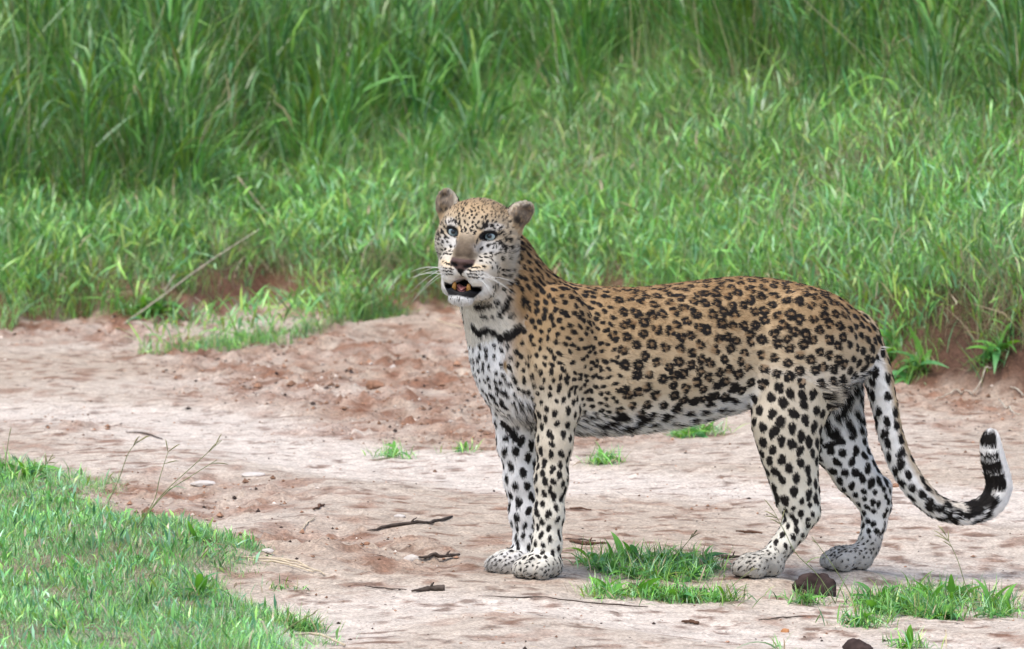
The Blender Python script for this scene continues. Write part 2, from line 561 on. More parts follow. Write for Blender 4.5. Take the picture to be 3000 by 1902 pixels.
GREEN_EDGE = gpx((-500, 1300), (0, 1378), (150, 1402), (290, 1455), (360, 1530), (430, 1590), (560, 1585), (690, 1650), (760, 1700), (690, 1742), (640, 1752), (720, 1800), (880, 1850), (930, 1910), (960, 2100), (-900, 2300))
def inside(x, y, poly):
    c = np.zeros(np.shape(x), bool)
    for (ax, ay), (bx, by) in zip(poly, poly[1:] + poly[:1]):
        c ^= ((ay > y) != (by > y)) & (x < (bx - ax) * (y - ay) / (by - ay + 1e-12) + ax)
    return c
def green_d(x, y):
    """positive inside the grass patch in front of the track, metres from its edge"""
    d = seg_d(x, y, GREEN_EDGE + GREEN_EDGE[:1])
    return np.where(inside(x, y, GREEN_EDGE), d, -d)

PAW_W = np.array([loc2world(p) for p in PAWS]) if 'PAWS' in globals() else np.array([(.054, -.239, .018), (-.014, -.107, .012), (.541, -.019, -.005), (.751, .261, -.022)])

def height(x, y, fine=True):
    x, y = np.asarray(x, float), np.asarray(y, float)
    P = np.stack([x, y], -1)
    d = bank_d(x, y)
    # the track falls gently towards the right, where the hind paws stand lower
    near = np.exp(-((x - .3) / 1.6) ** 2 - ((y - 0) / 1.6) ** 2)
    z = (.018 - .055 * np.clip(x, -.6, 1.2)) * near
    z = z + (fbm(P, .9, 2, 1) - .5) * .05 * sstep(.15, .6, np.hypot(x - .3, y))
    lip = sstep(.0, .22 + .25 * fbm(P, .5, 2, 2), d + (fbm(P, .25, 3, 3) - .5) * .16)
    rise = np.interp(x, [-2, -.8, 0, .9, 1.3, 2.2], [.05, .06, .09, .13, .21, .23])
    dd = np.clip(d, 0, 60)
    z = z + lip * rise + .165 * np.minimum(dd, 9) + .05 * np.clip(dd - 9, 0, 60) + (fbm(P, .7, 3, 4) - .5) * .12 * sstep(0, 1, d)
    g = green_d(x, y)
    z = z + .035 * sstep(-.02, .14, g)
    tr = track_amount(x, y)
    z = z - .012 * tr
    r = rough_amount(x, y) * sstep(2.5, 1.0, d)
    for hx, hy, hr, hh in HOLEP:
        q = np.hypot(x - hx, (y - hy) * .55) / hr
        z = z - hh * np.exp(-q ** 2 * 1.6) + hh * .6 * np.exp(-((q - 1.25) / .3) ** 2)
    if fine:
        n1, n2 = fbm(P * [1, .7], .10, 3, 5) - .5, fbm(P, .035, 2, 6)
        z = z + n1 * (.008 + .038 * r) * (1 - .6 * tr) + np.clip(n2 - .60, 0, 1) * (.018 + .055 * r)
    # pressed flat under the paws, at the height the paws stand
    for p in PAW_W:
        w = np.exp(-((x - p[0]) ** 2 + (y - p[1]) ** 2) / .085 ** 2)
        z = z * (1 - w) + (p[2] + .004) * w
    return z

def axis(lo, hi, step, far_lo, far_hi, grow=1.35):
    a = list(np.arange(lo, hi + step / 2, step))
    s, v = step, a[-1]
    while v < far_hi:
        s *= grow
        v += s
        a.append(v)
    s, v = step, a[0]
    while v > far_lo:
        s *= grow
        v -= s
        a.insert(0, v)
    return np.array(a)
GX = axis(-1.75, 2.15, .0125, -70, 70)
GY = np.concatenate([axis(-1.75, 3.0, .0125, -30, 2.9)[:-0 or None], axis(3.0, 8.2, .019, 3.1, 150)[1:]])
GXX, GYY = np.meshgrid(GX, GY, indexing='ij')
gx, gy = GXX.ravel(), GYY.ravel()
gz = height(gx, gy)
GP = np.stack([gx, gy], -1)
# colour of the soil, with some shade painted in: pale worn sand, pinkish earth, red-brown loose soil
d_ = bank_d(gx, gy)
rgh, trk = rough_amount(gx, gy), track_amount(gx, gy)
n1, n2, n3 = fbm(GP * [1, .8], .35, 3, 71), fbm(GP * [1, .6], .07, 3, 72), fbm(GP, .9, 3, 73)
mixv = lambda a, b, t: a + (b - a) * np.clip(t, 0, 1)[:, None]
EARTH, PALE, REDB, DARK = np.array((.405, .335, .265)), np.array((.54, .475, .41)), np.array((.205, .100, .060)), np.array((.10, .055, .038))
gc = mixv(np.broadcast_to(EARTH, (len(gx), 3)), PALE, .05 + (n3 - .42) * 1.6)
gc = mixv(gc, PALE, trk * (.95 + .9 * (n1 - .4)))
n4 = fbm(GP, .045, 3, 74)  # dark crumbly patches: shade of small cavities painted into the soil colour
gc = mixv(gc, REDB * 1.1, sstep(.58, .72, n4) * .45 * (1 - .5 * trk) * sstep(.35, .6, n1))
gc = mixv(gc, REDB * .5, sstep(.66, .74, n4) * .6)
gc = mixv(gc, REDB, sstep(.58, .78, n2) * (.35 + .3 * n1) * (1 - .7 * trk))
gc = mixv(gc, REDB, rgh * (.25 + 1.3 * (n2 - .30)))
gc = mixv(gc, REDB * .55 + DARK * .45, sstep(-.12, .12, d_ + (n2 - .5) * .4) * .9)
gc = mixv(gc, DARK * .9, sstep(-.05, .15, d_) * sstep(.9, 1.3, gx))  # dark soil at right, the undercut's shade painted into its colour
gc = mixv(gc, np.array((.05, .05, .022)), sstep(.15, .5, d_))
gc = mixv(gc, np.array((.10, .085, .04)), sstep(.02, .15, green_d(gx, gy) + (n2 - .5) * .2) * .65)
ny = len(GY)
ii, jj = np.meshgrid(np.arange(len(GX) - 1), np.arange(ny - 1), indexing='ij')
a = (ii * ny + jj).ravel()
GF = np.stack([a, a + ny, a + ny + 1, a + 1], -1)
fc_d = bank_d(gx[GF].mean(1), gy[GF].mean(1))
GV = np.stack([gx, gy, gz], -1)

def soil_material(name, grain):
    N = Nodes(name)
    at = N.n("ShaderNodeAttribute", attribute_name="col")
    tc = N.n("ShaderNodeTexCoord")
    mp = N.n("ShaderNodeMapping")
    N.l(tc.outputs["Object"], mp.inputs["Vector"])
    a1 = N.n("ShaderNodeTexNoise", Scale=140.0, Detail=8.0, Roughness=.65)
    a2 = N.n("ShaderNodeTexNoise", Scale=22.0, Detail=6.0, Roughness=.6)
    a3 = N.n("ShaderNodeTexVoronoi", Scale=95.0)
    for q in (a1, a2, a3):
        N.l(mp.outputs[0], q.inputs["Vector"])
    r1 = N.n("ShaderNodeMapRange", From_Min=.3, From_Max=.72, To_Min=.50, To_Max=1.40)
    N.l(a1.outputs["Fac"], r1.inputs["Value"])
    r2 = N.n("ShaderNodeMapRange", From_Min=.32, From_Max=.68, To_Min=.74, To_Max=1.18)
    N.l(a2.outputs["Fac"], r2.inputs["Value"])
    m1 = N.n("ShaderNodeMath", operation='MULTIPLY')
    N.l(r1.outputs[0], m1.inputs[0]); N.l(r2.outputs[0], m1.inputs[1])
    mx = N.n("ShaderNodeMix", data_type='RGBA', blend_type='MULTIPLY')
    mx.inputs["Factor"].default_value = 1.0
    N.l(at.outputs["Color"], mx.inputs["A"]); N.l(m1.outputs[0], mx.inputs["B"])
    N.l(mx.outputs["Result"], N.bsdf.inputs["Base Color"])
    N.bsdf.inputs["Roughness"].default_value = .95
    N.bsdf.inputs["Specular IOR Level"].default_value = .12
    b1 = N.n("ShaderNodeBump", Strength=grain, Distance=.004)
    b2 = N.n("ShaderNodeBump", Strength=.6, Distance=.010)
    N.l(a3.outputs["Distance"], b1.inputs["Height"])
    N.l(a2.outputs["Fac"], b2.inputs["Height"])
    N.l(b2.outputs[0], b1.inputs["Normal"])
    N.l(b1.outputs[0], N.bsdf.inputs["Normal"])
    return N.m
def sheet(name, F, mat):
    u, inv = np.unique(F, return_inverse=True)
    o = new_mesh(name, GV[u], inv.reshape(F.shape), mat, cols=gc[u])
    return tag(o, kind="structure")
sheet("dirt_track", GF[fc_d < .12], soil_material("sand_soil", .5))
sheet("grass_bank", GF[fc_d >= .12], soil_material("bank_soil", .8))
# ------------------------------------------------------------------ grass that nobody could count
class Blades:
    """many curved grass blades in one mesh, generated as arrays"""
    def __init__(self):
        self.V, self.F, self.C, self.n = [], [], [], 0
    def add(self, base, az, length, width, lean, bend, cols, seg=4, fold=.0, rng=RNG):
        n = len(base)
        s = np.linspace(0, 1, seg + 1)
        th = lean[:, None] + bend[:, None] * s[None] ** 1.3          # angle from the vertical along the blade
        ds = length[:, None] / seg
        hor = np.concatenate([np.zeros((n, 1)), np.cumsum(np.sin(th[:, :-1]) * ds, 1)], 1)
        ver = np.concatenate([np.zeros((n, 1)), np.cumsum(np.cos(th[:, :-1]) * ds, 1)], 1)
        dx, dy = np.cos(az)[:, None], np.sin(az)[:, None]
        side = rng.normal(0, .25, n)[:, None] * s[None] ** 2 * length[:, None] * .5
        cx = base[:, :1] + hor * dx - side * dy
        cy = base[:, 1:2] + hor * dy + side * dx
        cz = base[:, 2:3] + ver
        w = width[:, None] * .5 * np.clip(np.minimum(.35 + 2.2 * s, 1.0) * (1 - s ** 2.2), .03, 1)[None]
        tw = az + math.pi / 2 + rng.normal(0, .5, n)
        wx, wy = np.cos(tw)[:, None] * w, np.sin(tw)[:, None] * w
        wz = rng.normal(0, .25, n)[:, None] * w
        Lf = np.stack([cx - wx, cy - wy, cz - wz], -1)
        Rt = np.stack([cx + wx, cy + wy, cz + wz], -1)
        V = np.stack([Lf, Rt], 2).reshape(n, -1, 3)
        k = V.shape[1]
        f = np.array([[2 * i, 2 * i + 1, 2 * i + 3, 2 * i + 2] for i in range(seg)])
        F = (np.arange(n) * k)[:, None, None] + f[None] + self.n
        shade = (.92 + .10 * s)[None, :, None] * cols[:, None]
        C = np.repeat(shade, 2, axis=1)
        self.V.append(V.reshape(-1, 3)); self.F.append(F.reshape(-1, 4)); self.C.append(C.reshape(-1, 3))
        self.n += n * k
    def build(self, name, mat, parent=None):
        return new_mesh(name, np.concatenate(self.V), np.concatenate(self.F), mat, parent, np.concatenate(self.C))

def leaf_material(name, trans=.20, rough=.32, spec=.6):
    N = Nodes(name)
    at = N.n("ShaderNodeAttribute", attribute_name="col")
    N.l(at.outputs["Color"], N.bsdf.inputs["Base Color"])
    N.bsdf.inputs["Roughness"].default_value = rough
    N.bsdf.inputs["Specular IOR Level"].default_value = spec
    tr = N.n("ShaderNodeBsdfTranslucent")
    hs = N.n("ShaderNodeHueSaturation", Saturation=1.1, Value=1.25)
    hs.inputs["Hue"].default_value = .485
    N.l(at.outputs["Color"], hs.inputs["Color"]); N.l(hs.outputs[0], tr.inputs["Color"])
    mx = N.n("ShaderNodeMixShader")
    mx.inputs[0].default_value = trans
    N.l(N.bsdf.outputs[0], mx.inputs[1]); N.l(tr.outputs[0], mx.inputs[2])
    N.l(mx.outputs[0], N.out.inputs["Surface"])
    return N.m
GRASS_MAT = leaf_material("grass_blade")

def greens(n, P, dry=.05, yellow=.12, rng=RNG):
    """colour of each blade"""
    pal = np.array([(.125, .300, .070), (.165, .385, .085), (.085, .235, .090), (.240, .450, .085), (.230, .400, .210)])  # last, pale bluish green paints a sky sheen onto some blades
    c = pal[rng.choice(len(pal), n, p=[.27, .28, .2, .13, .12])] * rng.uniform(.55, 1.5, n)[:, None]
    patch = (.5 * fbm(P, .8, 2, 91) + .5 * fbm(P, .22, 2, 92))[:, None]
    c = c * (.55 + 1.0 * patch)
    y = rng.random(n) < yellow
    c[y] = np.array((.25, .38, .06)) * rng.uniform(.8, 1.15, y.sum())[:, None]
    d = rng.random(n) < dry
    c[d] = np.array((.38, .31, .18)) * rng.uniform(.6, 1.2, d.sum())[:, None]
    return c

def scatter(n, x0, x1, d0, d1, rng=RNG):
    x = rng.uniform(x0, x1, n)
    d = rng.uniform(d0, d1, n)
    return x, y_base(x) + d / .84, d

# tall grass behind, in tufts
rg2 = np.random.default_rng(21)
tall = Blades()
n_t = 2300
x, y, d = scatter(n_t, -2.7, 3.0, 1.0, 6.2, rg2)
ok = d > tall_d(x) + (fbm(np.stack([x, y], -1), .6, 2, 33) - .5) * .9
gap = fbm(np.stack([x, y], -1), .34, 2, 34)
ok &= gap > .49
stray = (d > 1.0) & (rg2.random(n_t) < .025) & ~ok & (d < tall_d(x))
ok |= stray
x, y, d = x[ok], y[ok], d[ok]
for kind in range(3):
    m = (44, 34, 12)[kind]
    n = len(x) * m
    tx, ty = np.repeat(x, m), np.repeat(y, m)
    tz = height(tx, ty, False)
    r = np.abs(rg2.normal(0, .07, n))
    az = rg2.uniform(0, 2 * math.pi, n)
    bx, by = tx + r * np.cos(az), ty + r * np.sin(az)
    P2 = np.stack([bx, by], -1)
    size = np.repeat(rg2.uniform(.7, 1.25, len(x)), m) * (.65 + .5 * sstep(0, 1.2, np.repeat(d, m) - tall_d(tx)))
    if kind == 0:       # long narrow blades from the ground
        ln, wd = rg2.uniform(.30, .72, n) * size, rg2.uniform(.003, .008, n)
        lean, bend, b0 = np.abs(rg2.normal(.15, .38, n)), np.abs(rg2.normal(.9, .7, n)), 0 * tz
    elif kind == 1:     # broad arching leaves that leave the stem higher up
        ln, wd = rg2.uniform(.16, .42, n) * size, rg2.uniform(.007, .016, n)
        lean, bend, b0 = np.abs(rg2.normal(.4, .25, n)), np.abs(rg2.normal(1.2, .6, n)), rg2.uniform(.05, .60, n) * size
    else:               # upright stems
        ln, wd = rg2.uniform(.45, .95, n) * size, rg2.uniform(.0022, .0036, n)
        lean, bend, b0 = np.abs(rg2.normal(.1, .22, n)), np.abs(rg2.normal(.25, .25, n)), 0 * tz
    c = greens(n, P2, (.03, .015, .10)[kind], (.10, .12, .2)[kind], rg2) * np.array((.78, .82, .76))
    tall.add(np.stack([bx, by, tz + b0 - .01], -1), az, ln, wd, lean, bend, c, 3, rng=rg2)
k = 7000
xs_, ys_, ds_ = scatter(k, -2.5, 2.8, 1.0, 5.0, rg2)
q = ds_ > tall_d(xs_) - .1
xs_, ys_ = xs_[q], ys_[q]
k = len(xs_)
pale = np.array([(.24, .34, .13), (.36, .33, .18), (.18, .32, .09)])[rg2.integers(3, size=k)] * rg2.uniform(.6, 1.2, k)[:, None]
tall.add(np.stack([xs_, ys_, height(xs_, ys_, False)], -1), rg2.uniform(0, 6.28, k), rg2.uniform(.3, .95, k), rg2.uniform(.0022, .0042, k), np.abs(rg2.normal(.2, .35, k)), rg2.normal(.2, .6, k), pale, 3, rng=rg2)
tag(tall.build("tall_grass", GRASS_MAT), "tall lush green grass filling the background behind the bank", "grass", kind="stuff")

# short grass on the face of the bank
def hit0(u, v):
    d = ray(u, v)
    q = CAM + d * np.linspace(16, 40, 1500)[:, None]
    return q[int(np.argmax(q[:, 2] < height(q[:, 0], q[:, 1], False)))][:2]
short = Blades()
n = 245000
DRYP = [tuple(hit0(u, v)) for u, v in ((2350, 590), (2680, 370), (2120, 560), (1860, 560), (2890, 960), (820, 880), (1180, 880))]
SPUR = gpx((480, 1032), (640, 1012), (800, 985), (960, 955), (1140, 930))
x, y, d = scatter(n, -2.2, 2.6, -.35, 3.5, rg2)
k_ = 30000
x[:k_], y[:k_] = rg2.uniform(-1.3, -.2, k_), rg2.uniform(4.4, 7.6, k_)
d[:k_] = bank_d(x[:k_], y[:k_])
P2 = np.stack([x, y], -1)
cover = fbm(P2, .17, 3, 35)
front = np.interp(x, [-2, -1.2, -.95, -.75, -.35, .2, .9, 1.4, 2.2], [.0, .02, .18, .14, .08, .05, .05, .16, .18])
spur = seg_d(x, y, SPUR) + (fbm(P2, .2, 2, 45) - .5) * .12
ok = (((d > front + (fbm(P2, .22, 2, 36) - .5) * .35)) | (spur < .10)) & (cover > .31) & (d < tall_d(x) + .8)
bare = fbm(P2, .24, 2, 37)
ok &= (bare > .36) | (rg2.random(n) < .35)
x, y, d, P2 = x[ok], y[ok], d[ok], P2[ok]
n = len(x)
z = height(x, y, False)
h = .25 + 1.35 * fbm(P2, .28, 2, 38)
ln = rg2.uniform(.05, .17, n) * h * np.where(d < -.3, .45, 1) * (1 + .35 * sstep(.5, 2.2, d))
wd = rg2.lognormal(math.log(.0026), .5, n)
az = rg2.uniform(0, 2 * math.pi, n)
lean = np.abs(rg2.normal(.45, .50, n))
bend = np.abs(rg2.normal(.9, .8, n))
c = greens(n, P2, .07, .10, rg2) * 1.15
dryp = sstep(.60, .74, fbm(P2, .28, 2, 39))
for (qx, qy), qr in zip(DRYP, (.22, .20, .16, .14, .2, .18, .2)):
    dryp = np.maximum(dryp, sstep(qr, qr * .3, np.hypot(x - qx, (y - qy) * .45)))
c = np.where((rg2.random(n) < dryp * .55)[:, None], np.array((.36, .29, .18)) * rg2.uniform(.6, 1.1, n)[:, None], c)
short.add(np.stack([x, y, z - .006], -1), az, ln, wd, lean, bend, c, 2, rng=rg2)
# leaves a little way up thin stems
m = rg2.random(n) < .22
k = int(m.sum())
short.add(np.stack([x[m], y[m], z[m] + rg2.uniform(.03, .12, k)], -1), rg2.uniform(0, 6.28, k), rg2.uniform(.05, .11, k), rg2.uniform(.005, .010, k), np.abs(rg2.normal(.8, .3, k)), np.abs(rg2.normal(.7, .4, k)), greens(k, P2[m], .02, .15, rg2) * 1.15, 3, rng=rg2)
# thin tangled stems, green and dry, leaning every way
k = 15000
xs_, ys_, ds_ = scatter(k, -2.2, 2.6, .15, 3.4, rg2)
q = (ds_ < tall_d(xs_) + .5) & (fbm(np.stack([xs_, ys_], -1), .3, 2, 46) > .42)
xs_, ys_ = xs_[q], ys_[q]
k = len(xs_)
pale = np.array([(.30, .36, .17), (.42, .36, .22), (.22, .33, .14)])[rg2.integers(3, size=k)] * rg2.uniform(.7, 1.25, k)[:, None]
short.add(np.stack([xs_, ys_, height(xs_, ys_, False) + .01], -1), rg2.uniform(0, 6.28, k), rg2.uniform(.10, .34, k), rg2.uniform(.0016, .0030, k), np.abs(rg2.normal(.6, .5, k)), rg2.normal(.3, .5, k), pale, 2, rng=rg2)
tag(short.build("bank_grass", GRASS_MAT), "short green grass growing over the soil bank behind the leopard", "grass", kind="stuff")

# the same grass goes on, more openly, to both sides of the view
sides = Blades()
for x0, x1 in ((-5.6, -2.15), (2.55, 5.6)):
    k = 13000
    xs_, ys_, ds_ = scatter(k, x0, x1, .05, 3.2, rg2)
    q = ds_ < tall_d(xs_) + .4
    xs_, ys_ = xs_[q], ys_[q]
    k = len(xs_)
    sides.add(np.stack([xs_, ys_, height(xs_, ys_, False)], -1), rg2.uniform(0, 6.28, k), rg2.uniform(.06, .20, k), rg2.lognormal(math.log(.007), .4, k), np.abs(rg2.normal(.45, .5, k)), np.abs(rg2.normal(.9, .8, k)), greens(k, np.stack([xs_, ys_], -1), .06, .10, rg2) * 1.1, 2, rng=rg2)
    k = 16000
    xs_, ys_, ds_ = scatter(k, x0, x1, 1.1, 5.5, rg2)
    q = ds_ > tall_d(xs_)
    xs_, ys_ = xs_[q], ys_[q]
    k = len(xs_)
    sides.add(np.stack([xs_, ys_, height(xs_, ys_, False)], -1), rg2.uniform(0, 6.28, k), rg2.uniform(.3, .95, k), rg2.uniform(.007, .016, k), np.abs(rg2.normal(.15, .3, k)), np.abs(rg2.normal(.7, .6, k)), greens(k, np.stack([xs_, ys_], -1), .03, .12, rg2) * .8, 3, rng=rg2)
tag(sides.build("side_grass", GRASS_MAT), "green grass going on beyond both sides of the picture", "grass", kind="stuff")

# low turf at the near left corner
turf = Blades()
n = 175000
x, y = rg2.uniform(-1.5, -.30, n), rg2.uniform(-2.1, 2.0, n)
P2 = np.stack([x, y], -1)
g = green_d(x, y) + (fbm(P2, .15, 3, 40) - .5) * .24
dens = sstep(-.05, .09, g) * (.30 + .70 * sstep(.34, .52, fbm(P2, .11, 3, 42)))
ok = rg2.random(n) < dens
x, y, P2 = x[ok], y[ok], P2[ok]
n = len(x)
z = height(x, y, False)
fine = rg2.random(n) < .955
ln = np.where(fine, rg2.uniform(.014, .040, n), rg2.uniform(.020, .045, n)) * (.45 + 1.1 * fbm(P2, .13, 2, 43))
wd = np.where(fine, rg2.uniform(.0009, .0020, n), rg2.uniform(.0040, .0100, n))
c = greens(n, P2, .07, .06, rg2) * np.array((1.02, 1.06, 1.25)) * 1.15
turf.add(np.stack([x, y, z - .003 + np.where(fine, 0, rg2.uniform(0, .014, n))], -1), rg2.uniform(0, 6.28, n), ln, wd, np.abs(rg2.normal(.6, .4, n)), np.abs(rg2.normal(.7, .5, n)), c, 2, rng=rg2)
tag(turf.build("turf", GRASS_MAT), "low green turf and clover at the near left edge of the track", "turf", kind="stuff")
# ------------------------------------------------------------------ coat: colour of every point of the skin and of every hair
WB = loc2world(VB)
PXB = to_px(WB)
_toc = CAM - WB
_toc /= np.linalg.norm(_toc, axis=1)[:, None]
NW = NB[:, :1] * LR + NB[:, 1:2] * LA + NB[:, 2:3] * np.array([0, 0, 1.0])
FACING = (NW * _toc).sum(1) > 0.12
def surf(u, v):
    """index of the skin vertex that shows at photo pixel (u, v)"""
    m = np.nonzero(FACING & (np.abs(PXB[:, 0] - u) < 9) & (np.abs(PXB[:, 1] - v) < 9))[0]
    if len(m) == 0:
        return None
    d = ((PXB[m] - [u, v]) ** 2).sum(1)
    y = WB[m, 1]
    return int(m[np.argmin(d * 1e-5 + (y - y.min()))])

def flow(P, N, G):
    """direction the hair lies, along the skin"""
    T = np.zeros_like(P)
    T[:] = (1.0, 0, -.22)
    h = to_head(P)
    m = G == NECK
    T[m] = (.7, 0, -.7)
    m = (G == TORSO) & (P[:, 0] < L(1560, 1100)[0])
    T[m] = (.35, 0, -.95)
    m = np.isin(G, (FN, FF))
    T[m] = (.12, 0, -1)
    m = np.isin(G, (HN, HF))
    T[m] = (.30, 0, -1)
    m = np.isin(G, (FN, FF, HN, HF)) & (P[:, 2] < .055)
    T[m] = (-.9, -.2, -.5)
    m = G == TAIL
    if m.any():
        d = ((P[m][:, None] - TAILP[None, ::2, :3]) ** 2).sum(-1).argmin(1) * 2
        t = np.gradient(TAILP[:, :3], axis=0)
        T[m] = (t / np.linalg.norm(t, axis=1)[:, None])[d]
    m = G == HEAD
    t = h - np.array([0, 118, -52.0])
    t[:, 1] *= .8
    T[m] = (t[m] / (np.linalg.norm(t[m], axis=1)[:, None] + 1e-9)) @ RH.T
    m = G == EAR
    T[m] = RH @ np.array([0, .1, 1.0])
    T = T - N * (T * N).sum(1)[:, None]
    return T / (np.linalg.norm(T, axis=1)[:, None] + 1e-9)

X_SHOULDER = L(1745, 900)[0]
X_RUMP = L(2480, 1000)[0]
def zone(P, N, G):
    """(spacing, spot radius, rosette?, stretch) for the coat pattern"""
    n = len(P)
    sp, r, ro, st = np.full(n, .0300), np.full(n, .0127), np.ones(n, bool), np.ones(n)
    x, z = P[:, 0], P[:, 2]
    zt, zb = np.interp(x, TX, TZT), np.interp(x, TX, TZB)
    zr = (z - zb) / (zt - zb + 1e-6)
    def put(m, a, b, c, d=1.0):
        sp[m], r[m], ro[m], st[m] = a, b, c, d
    tor = np.isin(G, (TORSO, NECK, FN, FF, HN, HF))
    put(tor & (zr > .93), .0260, .0102, True, 1.2)
    put(tor & (zr < .30), .0295, .0124, True)
    put(tor & (zr < .14), .036, .0105, False, 1.5)
    front = tor & (x < X_SHOULDER + .03 * (noise(P, .05, 5) - .5)) & (x < .3)
    put(front, .0172, .0058, False, 1.4)
    put(front & (noise(P, .035, 9) > .60), .0190, .0066, False, 1.7)
    put(front & (z > .58), .0190, .0070, False, 1.3)
    put((G == NECK) & (N[:, 0] < -.1) | (front & (N[:, 0] < -.45)), .0205, .0058, False, 1.2)
    low = np.isin(G, (FN, FF)) & (z < .40)
    put(low, .0245, .0080, False, 1.5)
    put(low & (z < .30), .0240, .0080, False, 1.35)
    put(low & (z < .14), .0215, .0067, False, 1.5)
    put((G == FF) & (z < .42) & (z > .14), .0305, .0100, False, 1.4)
    hind = np.isin(G, (HN, HF)) | ((x > L(2330, 1000)[0]) & tor)
    put(hind & (z > .36), .0300, .0127, True)
    put(hind & (z > .30) & (x > X_RUMP - .05), .029, .0103, False, 1.15)
    put(hind & (z < .43), .0310, .0116, False, 1.15)
    put(hind & (z < .29), .0300, .0106, False, 1.25)
    put(hind & (z < .17), .0220, .0070, False, 1.25)
    feet = np.isin(G, (FN, FF, HN, HF)) & (z < .068)
    put(feet, .0120, .0033, False, 1.3)
    put(feet & (z < .015), .02, .0028, False)
    put(G == TAIL, .031, .0108, False, 1.45)
    h = to_head(P)
    hd = G == HEAD
    put(hd, .0130, .0040, False, 1.4)
    put(hd & (h[:, 2] > 14), .0092, .0032, False, 1.4)
    put(hd & (h[:, 2] > 40), .0086, .0028, False, 1.3)
    put(hd & (h[:, 1] < -5), .0165, .0052, False, 1.4)
    put(hd & (h[:, 2] < -92) & (h[:, 1] < 40), .020, .0065, False, 1.3)
    put(G == EAR, 9, .001, False)
    return sp, r, ro, st

rg = np.random.default_rng(11)
BLOBS = []     # centre, normal, e1, r1, r2, ink (1) or brown (2), ragged
def blob(p, n, t, r1, r2, kind=1):
    BLOBS.append((p, n, t, r1, r2, kind))

